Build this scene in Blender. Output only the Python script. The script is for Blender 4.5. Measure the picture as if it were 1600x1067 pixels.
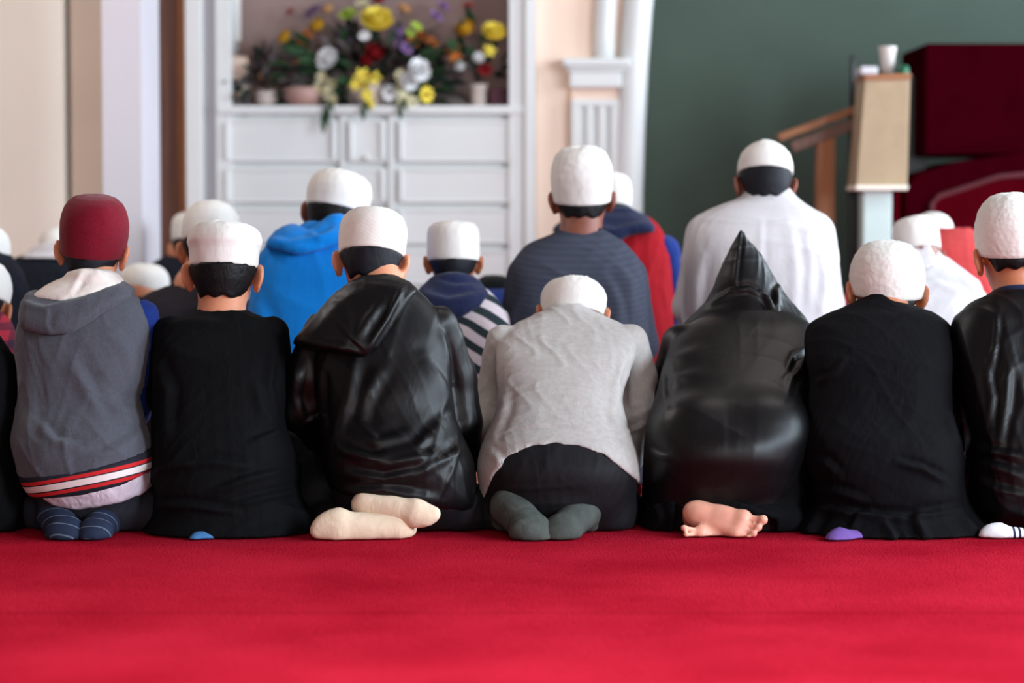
import bpy, bmesh, math, random
import numpy as np
from mathutils import Vector, Matrix, Euler

for o in list(bpy.data.objects):
    bpy.data.objects.remove(o)
SC = bpy.context.scene
COL = SC.collection
random.seed(7)

# ------------------------------------------------------------------ camera
FPX = 1600 * 85 / 36.0
CAMH = 0.82
HOR = 331.0
PITCH = math.atan((533.5 - HOR) / FPX)
CP, SP = math.cos(PITCH), math.sin(PITCH)
cam_d = bpy.data.cameras.new('camera')
cam_d.lens = 85
cam_d.sensor_width = 36
cam_d.clip_end = 60
cam_d.dof.use_dof = True
cam_d.dof.focus_distance = 6.1
cam_d.dof.aperture_fstop = 1.9
cam = bpy.data.objects.new('camera', cam_d)
COL.objects.link(cam)
cam.location = (0, 0, CAMH)
cam.rotation_euler = (math.pi / 2 - PITCH, 0, 0)
SC.camera = cam

# ------------------------------------------------------------------ world, lights, exposure
w = bpy.data.worlds.new('world')
SC.world = w
w.use_nodes = True
w.node_tree.nodes['Background'].inputs[0].default_value = (0.75, 0.87, 1.0, 1)
w.node_tree.nodes['Background'].inputs[1].default_value = 1.0

ROOM_L, ROOM_R, ROOM_B, ROOM_F, ROOM_H = -4.2, 4.4, -3.2, 10.75, 3.5


def area(name, loc, rot, sx, sy, power, col):
    l = bpy.data.lights.new(name, 'AREA')
    l.shape = 'RECTANGLE'
    l.size, l.size_y = sx, sy
    l.energy = power
    l.color = col
    o = bpy.data.objects.new(name, l)
    COL.objects.link(o)
    o.location = loc
    o.rotation_euler = rot
    return o


WIN_R = [(2.2, 1.9), (5.6, 1.9), (8.9, 1.9)]           # window centres (y, z) in the right wall
for i, (y, z) in enumerate(WIN_R):
    area('window_daylight', (ROOM_R - 0.06, y, z), (0, math.pi / 2, 0), 2.2, 2.0, (560, 270, 300)[i], (0.74, 0.88, 1.0))
WIN_B = [(-2.2, 2.0), (1.0, 2.0)]                       # windows behind the camera
for i, (x, z) in enumerate(WIN_B):
    area('rear_window_daylight', (x, ROOM_B + 0.06, z), (-math.pi / 2 * -1, 0, 0), 2.0, 2.0, (75, 150)[i], (1.0, 0.95, 0.92))
FILL_LAMPS = [(-.9, 3.3), (.9, 3.3), (-2.7, 7.8), (1.6, 7.6)]  # unseen fill added overhead: front pair brightens the carpet, rear pair the walls
for i, (x, y) in enumerate(FILL_LAMPS):
    lamp = area('added_fill_light', (x, y, ROOM_H - 0.1), (0, 0, 0), 1.2, 0.6, (22, 22, 68, 18)[i], (1.0, 0.94, 0.9))
    if i < 2:
        lamp.data.spread = math.radians(80)      # narrowed so the added fill pools on the empty carpet

vs = SC.view_settings
vs.view_transform = 'Standard'
vs.look = 'None'
vs.exposure = -0.2
vs.gamma = 1.0
vs.use_curve_mapping = False


def at(px, py, Y):
    u = (px - 800.0) / FPX
    v = (533.5 - py) / FPX
    dy = CP + v * SP
    dz = -SP + v * CP
    t = Y / dy
    return np.array([u * t, Y, CAMH + dz * t])


def proj(P):
    d = P - np.array([0, 0, CAMH])
    f = d[:, 1] * CP - d[:, 2] * SP
    up = d[:, 1] * SP + d[:, 2] * CP
    return 800 + FPX * d[:, 0] / f, 533.5 - FPX * up / f


# ------------------------------------------------------------------ materials
def lin(c):
    out = []
    for v in c[:3]:
        v = v / 255.0
        out.append(v / 12.92 if v <= 0.04045 else ((v + 0.055) / 1.055) ** 2.4)
    return tuple(out) + (1.0,)


class NT:
    def __init__(s, name):
        s.m = bpy.data.materials.new(name)
        s.m.use_nodes = True
        s.t = s.m.node_tree
        s.b = s.t.nodes['Principled BSDF']
        s.tc = s.t.nodes.new('ShaderNodeTexCoord')

    def n(s, typ, **kw):
        x = s.t.nodes.new(typ)
        for k, v in kw.items():
            setattr(x, k, v)
        return x

    def l(s, a, b):
        s.t.links.new(a, b)

    def ramp(s, fac, stops, interp='LINEAR'):
        r = s.n('ShaderNodeValToRGB')
        r.color_ramp.interpolation = interp
        e = r.color_ramp.elements
        while len(e) < len(stops):
            e.new(0.5)
        for i, (p, c) in enumerate(stops):
            e[i].position = p
            e[i].color = c
        s.l(fac, r.inputs[0])
        return r

    def noise(s, scale, detail=3, vec=None, rough=0.55):
        x = s.n('ShaderNodeTexNoise')
        x.inputs['Scale'].default_value = scale
        x.inputs['Detail'].default_value = detail
        x.inputs['Roughness'].default_value = rough
        s.l(vec if vec is not None else s.tc.outputs['Object'], x.inputs['Vector'])
        return x

    def bump(s, h, strength, dist, prev=None):
        b = s.n('ShaderNodeBump')
        b.inputs['Strength'].default_value = strength
        b.inputs['Distance'].default_value = dist
        s.l(h, b.inputs['Height'])
        if prev is not None:
            s.l(prev.outputs[0], b.inputs['Normal'])
        s.l(b.outputs[0], s.b.inputs['Normal'])
        return b


def cloth(name, rgb, rough=0.85, spec=0.25, var=0.12, fine=420, bump=0.25, wr=0.0, sheen=0.0, coarse=7, aniso=0.0):
    """woven cloth: colour variation, fine weave relief, soft wrinkle relief"""
    t = NT(name)
    c = lin(rgb)
    n1 = t.noise(coarse, 3)
    lo = tuple(v * (1 - var) for v in c[:3]) + (1,)
    hi = tuple(min(1, v * (1 + var)) for v in c[:3]) + (1,)
    r = t.ramp(n1.outputs[0], [(0.3, lo), (0.7, hi)])
    t.l(r.outputs[0], t.b.inputs['Base Color'])
    t.b.inputs['Roughness'].default_value = rough
    t.b.inputs['Specular IOR Level'].default_value = spec
    t.b.inputs['Sheen Weight'].default_value = sheen
    nf = t.noise(fine, 2)
    b = t.bump(nf.outputs[0], bump, 0.0015)
    if wr > 0:
        mp = t.n('ShaderNodeMapping')
        mp.inputs['Scale'].default_value = (1.0, 1.0, 0.45)
        t.l(t.tc.outputs['Object'], mp.inputs['Vector'])
        nw = t.noise(26, 2, mp.outputs[0])
        nw.inputs['Distortion'].default_value = 1.2
        t.bump(nw.outputs[0], wr, 0.02, b)
    return t.m


def plain(name, rgb, rough=0.6, spec=0.4, var=0.06, scale=6, bump=0.0, bscale=60):
    t = NT(name)
    c = lin(rgb)
    n1 = t.noise(scale, 4)
    lo = tuple(v * (1 - var) for v in c[:3]) + (1,)
    hi = tuple(min(1, v * (1 + var)) for v in c[:3]) + (1,)
    r = t.ramp(n1.outputs[0], [(0.3, lo), (0.7, hi)])
    t.l(r.outputs[0], t.b.inputs['Base Color'])
    t.b.inputs['Roughness'].default_value = rough
    t.b.inputs['Specular IOR Level'].default_value = spec
    if bump:
        t.bump(t.noise(bscale, 3).outputs[0], bump, 0.003)
    return t.m


def skin(name, rgb):
    t = NT(name)
    c = lin(rgb)
    n1 = t.noise(30, 3)
    r = t.ramp(n1.outputs[0], [(0.3, tuple(v * 0.9 for v in c[:3]) + (1,)), (0.7, tuple(min(1, v * 1.1) for v in c[:3]) + (1,))])
    t.l(r.outputs[0], t.b.inputs['Base Color'])
    t.b.inputs['Roughness'].default_value = 0.5
    t.b.inputs['Subsurface Weight'].default_value = 0.25
    t.b.inputs['Subsurface Radius'].default_value = (0.02, 0.006, 0.003)
    t.b.inputs['Subsurface Scale'].default_value = 0.6
    t.bump(t.noise(260, 2).outputs[0], 0.08, 0.001)
    return t.m


def wood(name, a, b, scale=3.0, rough=0.5, axis='Z'):
    t = NT(name)
    mp = t.n('ShaderNodeMapping')
    s = [14, 14, 14]
    s['XYZ'.index(axis)] = 1.2
    mp.inputs['Scale'].default_value = s
    t.l(t.tc.outputs['Object'], mp.inputs['Vector'])
    n1 = t.noise(scale, 5, mp.outputs[0])
    r = t.ramp(n1.outputs[0], [(0.3, lin(a)), (0.7, lin(b))])
    t.l(r.outputs[0], t.b.inputs['Base Color'])
    t.b.inputs['Roughness'].default_value = rough
    t.bump(n1.outputs[0], 0.1, 0.002)
    return t.m


def cap_mat(name, rgb, kind):
    t = NT(name)
    c = lin(rgb)
    t.b.inputs['Base Color'].default_value = c
    t.b.inputs['Roughness'].default_value = 0.9
    t.b.inputs['Specular IOR Level'].default_value = 0.15
    t.b.inputs['Sheen Weight'].default_value = 0.1
    if kind == 'crochet':
        v = t.n('ShaderNodeTexVoronoi')
        v.inputs['Scale'].default_value = 75
        t.l(t.tc.outputs['Object'], v.inputs['Vector'])
        b = t.bump(v.outputs['Distance'], 0.35, 0.003)
        t.bump(t.noise(25, 3).outputs[0], 0.5, 0.008, b)
    elif kind == 'quilt':
        w1 = t.n('ShaderNodeTexWave')
        w1.inputs['Scale'].default_value = 52
        w1.inputs['Distortion'].default_value = 0.4
        mp = t.n('ShaderNodeMapping')
        mp.inputs['Rotation'].default_value = (0, math.radians(-35), 0)
        t.l(t.tc.outputs['Object'], mp.inputs['Vector'])
        t.l(mp.outputs[0], w1.inputs['Vector'])
        b = t.bump(w1.outputs['Fac'], 0.12, 0.002)
        t.bump(t.noise(40, 3).outputs[0], 0.3, 0.004, b)
    elif kind == 'felt':
        b = t.bump(t.noise(500, 2).outputs[0], 0.5, 0.002)
        t.bump(t.noise(14, 2).outputs[0], 0.2, 0.006, b)
        n1 = t.noise(300, 2)
        r = t.ramp(n1.outputs[0], [(0.3, tuple(v * 0.75 for v in c[:3]) + (1,)), (0.7, tuple(v * 1.2 for v in c[:3]) + (1,))])
        t.l(r.outputs[0], t.b.inputs['Base Color'])
    else:
        b = t.bump(t.noise(300, 2).outputs[0], 0.2, 0.001)
        mp = t.n('ShaderNodeMapping')
        mp.inputs['Scale'].default_value = (1, 1, 0.4)
        t.l(t.tc.outputs['Object'], mp.inputs['Vector'])
        t.bump(t.noise(34, 2, mp.outputs[0]).outputs[0], 0.45, 0.006, b)
    return t.m


def striped(name, ca, cb, period, axis_vec, bump_only=False, rough=0.85, dist=0.0, duty=0.5):
    """knitted stripes along a direction in object space"""
    t = NT(name)
    dp = t.n('ShaderNodeVectorMath', operation='DOT_PRODUCT')
    dp.inputs[1].default_value = axis_vec
    t.l(t.tc.outputs['Object'], dp.inputs[0])
    src = dp.outputs['Value']
    if dist:
        nz = t.noise(6, 1)
        ma = t.n('ShaderNodeMath', operation='MULTIPLY_ADD')
        ma.inputs[1].default_value = dist
        t.l(nz.outputs[0], ma.inputs[0])
        t.l(src, ma.inputs[2])
        src = ma.outputs[0]
    dv = t.n('ShaderNodeMath', operation='DIVIDE')
    dv.inputs[1].default_value = period
    t.l(src, dv.inputs[0])
    fr = t.n('ShaderNodeMath', operation='FRACT')
    t.l(dv.outputs[0], fr.inputs[0])
    r = t.ramp(fr.outputs[0], [(0.0, lin(ca)), (duty - 0.03, lin(ca)), (duty + 0.03, lin(cb)), (0.97, lin(cb)), (1.0, lin(ca))])
    t.l(r.outputs[0], t.b.inputs['Base Color'])
    t.b.inputs['Roughness'].default_value = rough
    t.b.inputs['Specular IOR Level'].default_value = 0.2
    b = t.bump(t.noise(420, 2).outputs[0], 0.25, 0.0015)
    if bump_only:
        t.bump(r.outputs[0], 0.3, 0.002, b)
    return t.m


M = {}
M['black'] = cloth('black_cotton', (10, 11, 13), 0.85, 0.1, 0.1, wr=0.15)
M['black2'] = cloth('black_linen', (10, 10, 13), 0.85, 0.1, 0.1, wr=0.15)
M['satin'] = cloth('black_satin', (6, 6, 8), 0.44, 0.28, 0.1, 600, 0.1, wr=0.06)
M['satin2'] = cloth('black_smooth_satin', (6, 6, 8), 0.45, 0.32, 0.1, 600, 0.08, wr=0.03)
M['greyvest'] = cloth('grey_sweat_fleece', (76, 78, 86), 0.95, 0.15, 0.1, 300, 0.5, wr=0.12, sheen=0.15, coarse=120)
M['greysweater'] = cloth('heather_grey_jersey', (172, 167, 163), 0.95, 0.15, 0.08, 260, 0.5, wr=0.06, sheen=0.1, coarse=70)
M['cream'] = cloth('cream_lining', (226, 216, 208), 0.95, 0.1, 0.04, wr=0.1)
M['navy'] = cloth('navy_jersey', (26, 34, 66), 0.9, 0.2, 0.1, wr=0.2, sheen=0.1)
M['navyblue'] = cloth('blue_sleeve_jersey', (22, 48, 120), 0.9, 0.2, 0.1, wr=0.2, sheen=0.1)
M['blue'] = cloth('bright_blue_fleece', (6, 118, 200), 0.95, 0.15, 0.05, wr=0.1, sheen=0.1)
M['whiteshirt'] = cloth('white_cotton', (198, 194, 196), 0.85, 0.2, 0.03, wr=0.1)
M['paleshirt'] = cloth('pale_lilac_cotton', (206, 192, 204), 0.85, 0.2, 0.05, wr=0.4)
M['pants'] = cloth('black_trouser', (14, 13, 17), 0.75, 0.25, 0.1, wr=0.1)
M['darkpants'] = cloth('charcoal_trouser', (30, 31, 38), 0.8, 0.25, 0.1, wr=0.2)
M['darkshirt'] = cloth('dark_brown_cotton', (34, 30, 36), 0.9, 0.2, 0.1, wr=0.2)
M['darknavy'] = cloth('dark_navy_cotton', (18, 22, 32), 0.9, 0.2, 0.1, wr=0.2)
M['red'] = cloth('red_jersey', (156, 14, 27), 0.9, 0.2, 0.06, wr=0.15)
M['coral'] = cloth('coral_cotton', (188, 66, 66), 0.9, 0.2, 0.06, wr=0.15)
M['sockgrey'] = cloth('grey_green_sock', (74, 78, 74), 0.95, 0.1, 0.2, 300, 0.5, wr=0.15, coarse=18)
M['sockcream'] = cloth('cream_sock', (226, 204, 178), 0.95, 0.1, 0.05, 300, 0.4, wr=0.12)
M['sockpurple'] = cloth('purple_sock', (110, 82, 150), 0.95, 0.1, 0.08, 300, 0.4)
M['sockblue'] = cloth('blue_sock', (70, 120, 170), 0.95, 0.1, 0.08, 300, 0.4)
M['sockwhite'] = None
M['socknavy'] = striped('navy_striped_sock', (34, 44, 66), (98, 112, 130), 0.034, (0.1, 0.75, 0.66), duty=0.9, dist=0.02)
M['stripes'] = striped('cream_green_stripes', (196, 182, 186), (34, 46, 50), 0.056, (0.42, 0.25, 0.85), dist=0.05, duty=0.52)
M['ribbed'] = striped('slate_ribbed_knit', (62, 66, 80), (57, 61, 75), 0.016, (0, -0.2, 1), bump_only=True)
M['hemband'] = None
M['hair'] = cloth('black_hair', (11, 10, 12), 0.55, 0.2, 0.3, 240, 0.6, wr=0.2)
M['hairblue'] = cloth('short_cropped_black_hair', (17, 18, 26), 0.6, 0.22, 0.2, 400, 0.6)
M['skin'] = skin('tan_skin', (186, 116, 80))
M['skin2'] = skin('light_tan_skin', (206, 138, 104))
M['skin3'] = skin('brown_skin', (128, 72, 54))
M['skinfoot'] = skin('pale_pink_skin', (226, 162, 138))
M['eye'] = plain('eye_white', (220, 215, 210), 0.2)
M['capwhite'] = cap_mat('white_cotton_cap', (222, 218, 212), 'plain')
M['capquilt'] = cap_mat('white_quilted_cap', (224, 218, 210), 'quilt')
M['capcrochet'] = cap_mat('white_embroidered_cap', (226, 223, 216), 'crochet')
M['capred'] = cap_mat('maroon_felt_cap', (112, 12, 32), 'felt')


def plaid():
    t = NT('red_plaid_flannel')
    sx = t.n('ShaderNodeSeparateXYZ')
    t.l(t.tc.outputs['Object'], sx.inputs[0])
    cols = None
    outs = []
    for ch in (0, 2):
        d = t.n('ShaderNodeMath', operation='DIVIDE')
        d.inputs[1].default_value = 0.05
        t.l(sx.outputs[ch], d.inputs[0])
        f = t.n('ShaderNodeMath', operation='FRACT')
        t.l(d.outputs[0], f.inputs[0])
        g = t.n('ShaderNodeMath', operation='GREATER_THAN')
        g.inputs[1].default_value = 0.55
        t.l(f.outputs[0], g.inputs[0])
        outs.append(g)
    a = t.n('ShaderNodeMath', operation='ADD')
    t.l(outs[0].outputs[0], a.inputs[0])
    t.l(outs[1].outputs[0], a.inputs[1])
    h = t.n('ShaderNodeMath', operation='MULTIPLY')
    h.inputs[1].default_value = 0.5
    t.l(a.outputs[0], h.inputs[0])
    r = t.ramp(h.outputs[0], [(0, lin((176, 34, 56))), (0.5, lin((110, 26, 50))), (1, lin((60, 24, 52)))])
    t.l(r.outputs[0], t.b.inputs['Base Color'])
    t.b.inputs['Roughness'].default_value = 0.9
    return t.m


M['plaid'] = plaid()
M['carpet'] = None


# ------------------------------------------------------------------ signed-distance modelling
def smin(a, b, k):
    if k <= 0:
        return np.minimum(a, b)
    h = np.maximum(k - np.abs(a - b), 0) / k
    return np.minimum(a, b) - h * h * (k * 0.25)


def smax(a, b, k):
    return -smin(-a, -b, k)


def ell(c, r, R=None):
    c = np.asarray(c, float)
    r = np.asarray(r, float) * np.ones(3)
    m = r.max()

    def f(x, y, z):
        px, py, pz = x - c[0], y - c[1], z - c[2]
        if R is not None:
            q = [R[0][i] * px + R[1][i] * py + R[2][i] * pz for i in range(3)]
        else:
            q = [px, py, pz]
        k0 = np.sqrt((q[0] / r[0]) ** 2 + (q[1] / r[1]) ** 2 + (q[2] / r[2]) ** 2)
        k1 = np.sqrt((q[0] / r[0] ** 2) ** 2 + (q[1] / r[1] ** 2) ** 2 + (q[2] / r[2] ** 2) ** 2) + 1e-6
        return k0 * (k0 - 1) / k1
    return f, c - m, c + m


def rc(a, b, r1, r2):
    a = np.asarray(a, float)
    b = np.asarray(b, float)
    ba = b - a
    L = float(ba @ ba) + 1e-9
    m = max(r1, r2)

    def f(x, y, z):
        px, py, pz = x - a[0], y - a[1], z - a[2]
        h = np.clip((px * ba[0] + py * ba[1] + pz * ba[2]) / L, 0, 1)
        return np.sqrt((px - ba[0] * h) ** 2 + (py - ba[1] * h) ** 2 + (pz - ba[2] * h) ** 2) - (r1 + (r2 - r1) * h)
    return f, np.minimum(a, b) - m, np.maximum(a, b) + m


def chain(F, pts, k=0.02):
    for (a, r1), (b, r2) in zip(pts[:-1], pts[1:]):
        F.add(rc(a, b, r1, r2), k)


def smooth_interp(zq, z, v):
    """monotone-ish cubic interpolation of v(z)"""
    z = np.asarray(z, float)
    v = np.asarray(v, float)
    m = np.gradient(v, z)
    i = np.clip(np.searchsorted(z, zq) - 1, 0, len(z) - 2)
    h = z[i + 1] - z[i]
    t = np.clip((zq - z[i]) / h, 0, 1)
    t2, t3 = t * t, t * t * t
    return (2 * t3 - 3 * t2 + 1) * v[i] + (t3 - 2 * t2 + t) * h * m[i] + (-2 * t3 + 3 * t2) * v[i + 1] + (t3 - t2) * h * m[i + 1]


def profile(rows, n=2.4):
    """stack of superelliptic sections; rows = (z, cx, cy, rx, ry)"""
    rows = sorted(rows)
    A = np.array(rows, float)
    z = A[:, 0]

    def f(x, y, zz):
        q = zz.ravel()
        cx, cy, rx, ry = (smooth_interp(q, z, A[:, i]).reshape(zz.shape) for i in (1, 2, 3, 4))
        rx = np.maximum(rx, 0.004)
        ry = np.maximum(ry, 0.004)
        d = ((np.abs(x - cx) / rx) ** n + (np.abs(y - cy) / ry) ** n) ** (1.0 / n) - 1
        d = d * np.minimum(rx, ry)
        return np.maximum(d, np.maximum(zz - z[-1], z[0] - zz))
    lo = (min(A[:, 1] - A[:, 3]) - .02, min(A[:, 2] - A[:, 4]) - .02, z[0])
    hi = (max(A[:, 1] + A[:, 3]) + .02, max(A[:, 2] + A[:, 4]) + .02, z[-1])
    return f, np.array(lo), np.array(hi)


class Field:
    def __init__(s, lo, hi, h, D=None):
        s.lo = np.array(lo, float)
        s.hi = np.array(hi, float)
        s.h = h
        n = np.ceil((s.hi - s.lo) / h).astype(int) + 1
        s.n = n
        ax = [(s.lo[i] + h * np.arange(n[i])).astype(np.float32) for i in range(3)]
        s.x, s.y, s.z = ax[0][:, None, None], ax[1][None, :, None], ax[2][None, None, :]
        s.D = np.full(n, 0.5, np.float32) if D is None else D

    def like(s, D=None):
        return Field(s.lo, s.hi, s.h, D)

    def sl(s, lo, hi, pad):
        i0 = np.clip(np.floor((np.asarray(lo) - pad - s.lo) / s.h).astype(int), 0, s.n)
        i1 = np.clip(np.ceil((np.asarray(hi) + pad - s.lo) / s.h).astype(int) + 1, 0, s.n)
        return tuple(slice(a, b) for a, b in zip(i0, i1))

    def ev(s, prim, pad=0.05):
        f, lo, hi = prim
        sl = s.sl(lo, hi, pad)
        if any(q.stop <= q.start for q in sl):
            return None, None
        return sl, f(s.x[sl[0]], s.y[:, sl[1]], s.z[:, :, sl[2]]).astype(np.float32)

    def add(s, prim, k=0.02):
        sl, d = s.ev(prim, max(0.05, k))
        if sl is not None:
            s.D[sl] = smin(s.D[sl], d, k)
        return s

    def sub(s, prim, k=0.01):
        sl, d = s.ev(prim, 0.03)
        if sl is not None:
            s.D[sl] = smax(s.D[sl], -d, k)
        return s

    def cut(s, d, k=0.008):
        s.D = smax(s.D, np.broadcast_to(d, s.D.shape).astype(np.float32), k)
        return s


def snets(D, lo, h):
    D = D.copy()
    for ax in range(3):
        idx = [slice(None)] * 3
        for e in (0, -1):
            idx[ax] = e
            D[tuple(idx)] = np.maximum(D[tuple(idx)], 1e-4)
    S = D < 0
    nx, ny, nz = D.shape
    c = np.zeros((nx - 1, ny - 1, nz - 1), np.int8)
    cor = [(i, j, k) for i in (0, 1) for j in (0, 1) for k in (0, 1)]
    for i, j, k in cor:
        c += S[i:nx - 1 + i, j:ny - 1 + j, k:nz - 1 + k]
    act = (c > 0) & (c < 8)
    ii = np.argwhere(act)
    if len(ii) == 0:
        return np.zeros((0, 3)), np.zeros((0, 4), int)
    idx = -np.ones(act.shape, np.int64)
    idx[act] = np.arange(len(ii))
    V = np.stack([D[ii[:, 0] + i, ii[:, 1] + j, ii[:, 2] + k] for i, j, k in cor])
    acc = np.zeros((len(ii), 3))
    cnt = np.zeros(len(ii))
    for a in range(8):
        for b in range(a + 1, 8):
            if sum(abs(p - q) for p, q in zip(cor[a], cor[b])) != 1:
                continue
            m = (V[a] < 0) != (V[b] < 0)
            t = V[a][m] / (V[a][m] - V[b][m])
            pa, pb = np.array(cor[a], float), np.array(cor[b], float)
            acc[m] += pa + t[:, None] * (pb - pa)
            cnt[m] += 1
    P = np.asarray(lo) + h * (ii + acc / cnt[:, None])
    Q = []
    for ax in range(3):
        o1, o2 = [(1, 2), (2, 0), (0, 1)][ax]
        a = [slice(None)] * 3
        b = [slice(None)] * 3
        a[ax] = slice(0, -1)
        b[ax] = slice(1, None)
        A, B = S[tuple(a)], S[tuple(b)]
        e = np.argwhere(A != B)
        ok = (e[:, o1] > 0) & (e[:, o2] > 0) & (e[:, o1] < D.shape[o1] - 1) & (e[:, o2] < D.shape[o2] - 1)
        e = e[ok]
        ins = A[e[:, 0], e[:, 1], e[:, 2]]
        q = []
        for d1, d2 in ((-1, -1), (0, -1), (0, 0), (-1, 0)):
            g = e.copy()
            g[:, o1] += d1
            g[:, o2] += d2
            q.append(idx[g[:, 0], g[:, 1], g[:, 2]])
        q = np.stack(q, 1)
        q[~ins] = q[~ins][:, ::-1]
        Q.append(q)
    return P, np.concatenate(Q)


def vnorm(P, Q):
    n = np.cross(P[Q[:, 2]] - P[Q[:, 0]], P[Q[:, 3]] - P[Q[:, 1]])
    N = np.zeros_like(P)
    for i in range(4):
        for a in range(3):
            N[:, a] += np.bincount(Q[:, i], n[:, a], len(P))
    return N / (np.linalg.norm(N, axis=1)[:, None] + 1e-12)


def relax(P, Q, it=1, f=0.5):
    e = np.concatenate([Q[:, [0, 1]], Q[:, [1, 2]], Q[:, [2, 3]], Q[:, [3, 0]]])
    e = np.concatenate([e, e[:, ::-1]])
    cnt = np.bincount(e[:, 0], minlength=len(P))[:, None] + 1e-9
    for _ in range(it):
        A = np.stack([np.bincount(e[:, 0], P[e[:, 1], a], len(P)) for a in range(3)], 1) / cnt
        P = P + f * (A - P)
    return P


def link_mesh(name, P, faces, mat, parent=None, base=(0, 0, 0), smooth=True):
    me = bpy.data.meshes.new(name)
    P = np.asarray(P, float) - np.asarray(base, float)
    if isinstance(faces, np.ndarray) and faces.ndim == 2:
        k = faces.shape[1]
        me.vertices.add(len(P))
        me.vertices.foreach_set('co', P.ravel().astype(np.float32))
        me.loops.add(faces.size)
        me.loops.foreach_set('vertex_index', faces.ravel().astype(np.int32))
        me.polygons.add(len(faces))
        me.polygons.foreach_set('loop_start', (np.arange(len(faces)) * k).astype(np.int32))
        me.polygons.foreach_set('loop_total', np.full(len(faces), k, np.int32))
        me.update(calc_edges=True)
    else:
        me.from_pydata([tuple(p) for p in P], [], faces)
        me.update()
    if smooth:
        me.polygons.foreach_set('use_smooth', np.ones(len(me.polygons), bool))
    if mat is not None:
        me.materials.append(mat)
    o = bpy.data.objects.new(name, me)
    COL.objects.link(o)
    if parent is not None:
        o.parent = parent
    return o


def wrinkle(P, amp, scale, seed, stretch=(1, 1, 0.6)):
    r = np.random.RandomState(seed)
    q = P * np.array(stretch) / scale
    out = np.zeros(len(P))
    for i in range(4):
        k = r.normal(size=3)
        k /= np.linalg.norm(k)
        k2 = r.normal(size=3) * 0.8
        k3 = r.normal(size=3) * 0.5
        s = np.sin(6.28 * (q @ k) * (0.7 + 0.35 * i) + 2.2 * np.sin(6.28 * (q @ k2) * 0.5 + i) + r.rand() * 6)
        m = 0.5 + 0.5 * np.sin(6.28 * (q @ k3) * 0.6 + r.rand() * 6)
        out += ((1 - np.abs(s)) ** 2 - 0.35) * m / (1 + 0.6 * i)
    return amp * out


def fold_disp(P, N, folds):
    """creases drawn where the photograph shows them, as real relief of the cloth; widths in pixels, height in mm"""
    u, v = proj(P)
    wt = np.clip(-N[:, 1] * 1.6 + 0.25, 0, 1)
    out = np.zeros(len(P))
    for pts, wd, amp in folds:
        pts = np.array(pts, float)
        seg = np.linalg.norm(np.diff(pts, axis=0), axis=1)
        L = seg.sum()
        best = np.full(len(P), 1e9)
        sg = np.zeros(len(P))
        tt = np.zeros(len(P))
        acc = 0
        for a, b, l in zip(pts[:-1], pts[1:], seg):
            d = (b - a) / l
            h = np.clip((u - a[0]) * d[0] + (v - a[1]) * d[1], 0, l)
            dx, dy = u - a[0] - d[0] * h, v - a[1] - d[1] * h
            dd = np.hypot(dx, dy)
            m = dd < best
            best[m] = dd[m]
            sg[m] = (dx * d[1] - dy * d[0])[m]
            tt[m] = (acc + h[m]) / L
            acc += l
        s = np.sign(sg) * best / wd
        out += amp * 0.001 * np.sqrt(np.clip(np.sin(np.pi * np.clip(tt, 0.02, 0.98)), 0, 1)) * (np.exp(-s ** 2) - 0.7 * np.exp(-(s - 1.3) ** 2))
    return out * wt


def grow(name, F, mat, parent, base, smooth_it=1, wr=None, folds=None, D=None):
    P, Q = snets(F.D if D is None else D, F.lo, F.h)
    if len(P) == 0:
        return None
    if smooth_it:
        P = relax(P, Q, smooth_it)
    if wr or folds:
        N = vnorm(relax(P, Q, 2), Q)
        d = np.zeros(len(P))
        if wr:
            d += wrinkle(P, *wr)
        if folds:
            d += fold_disp(P, N, folds)
        P = P + N * d[:, None]
        P[:, 2] = np.maximum(P[:, 2], 0.002)
    return link_mesh(name, P, Q, mat, parent, base)


def poly2d(F, pts, Y):
    """signed distance in the x-z plane to a polygon given in picture coordinates at depth Y"""
    W = np.array([at(a, b, Y)[[0, 2]] for a, b in pts])
    x = F.x[:, :, 0][:, :, None]
    z = F.z
    x, z = np.broadcast_arrays(F.x[:, 0, :], F.z[0, :, :].reshape(1, -1))
    d = np.full(x.shape, 1e9)
    s = np.ones(x.shape)
    for i in range(len(W)):
        a, b = W[i], W[i - 1]
        ex, ez = b - a
        wx, wz = x - a[0], z - a[1]
        t = np.clip((wx * ex + wz * ez) / (ex * ex + ez * ez), 0, 1)
        d = np.minimum(d, (wx - ex * t) ** 2 + (wz - ez * t) ** 2)
        c1, c2, c3 = z >= a[1], z < b[1], ex * wz > ez * wx
        fl = (c1 & c2 & c3) | (~c1 & ~c2 & ~c3)
        s = np.where(fl, -s, s)
    return (s * np.sqrt(d)).astype(np.float32)[:, None, :]


def line_z(F, pts, Y):
    """height of a picture polyline over x at depth Y"""
    W = np.array([at(a, b, Y)[[0, 2]] for a, b in pts])
    return np.interp(F.x.ravel(), W[:, 0], W[:, 1]).reshape(F.x.shape)


def tagit(o, label, cat, group=None, kind=None):
    o['label'] = label
    o['category'] = cat
    if group:
        o['group'] = group
    if kind:
        o['kind'] = kind
    return o


def empty(name, loc):
    o = bpy.data.objects.new(name, None)
    COL.objects.link(o)
    o.location = loc
    o.empty_display_size = 0.1
    return o


def structure(o):
    o['kind'] = 'structure'
    return o


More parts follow.
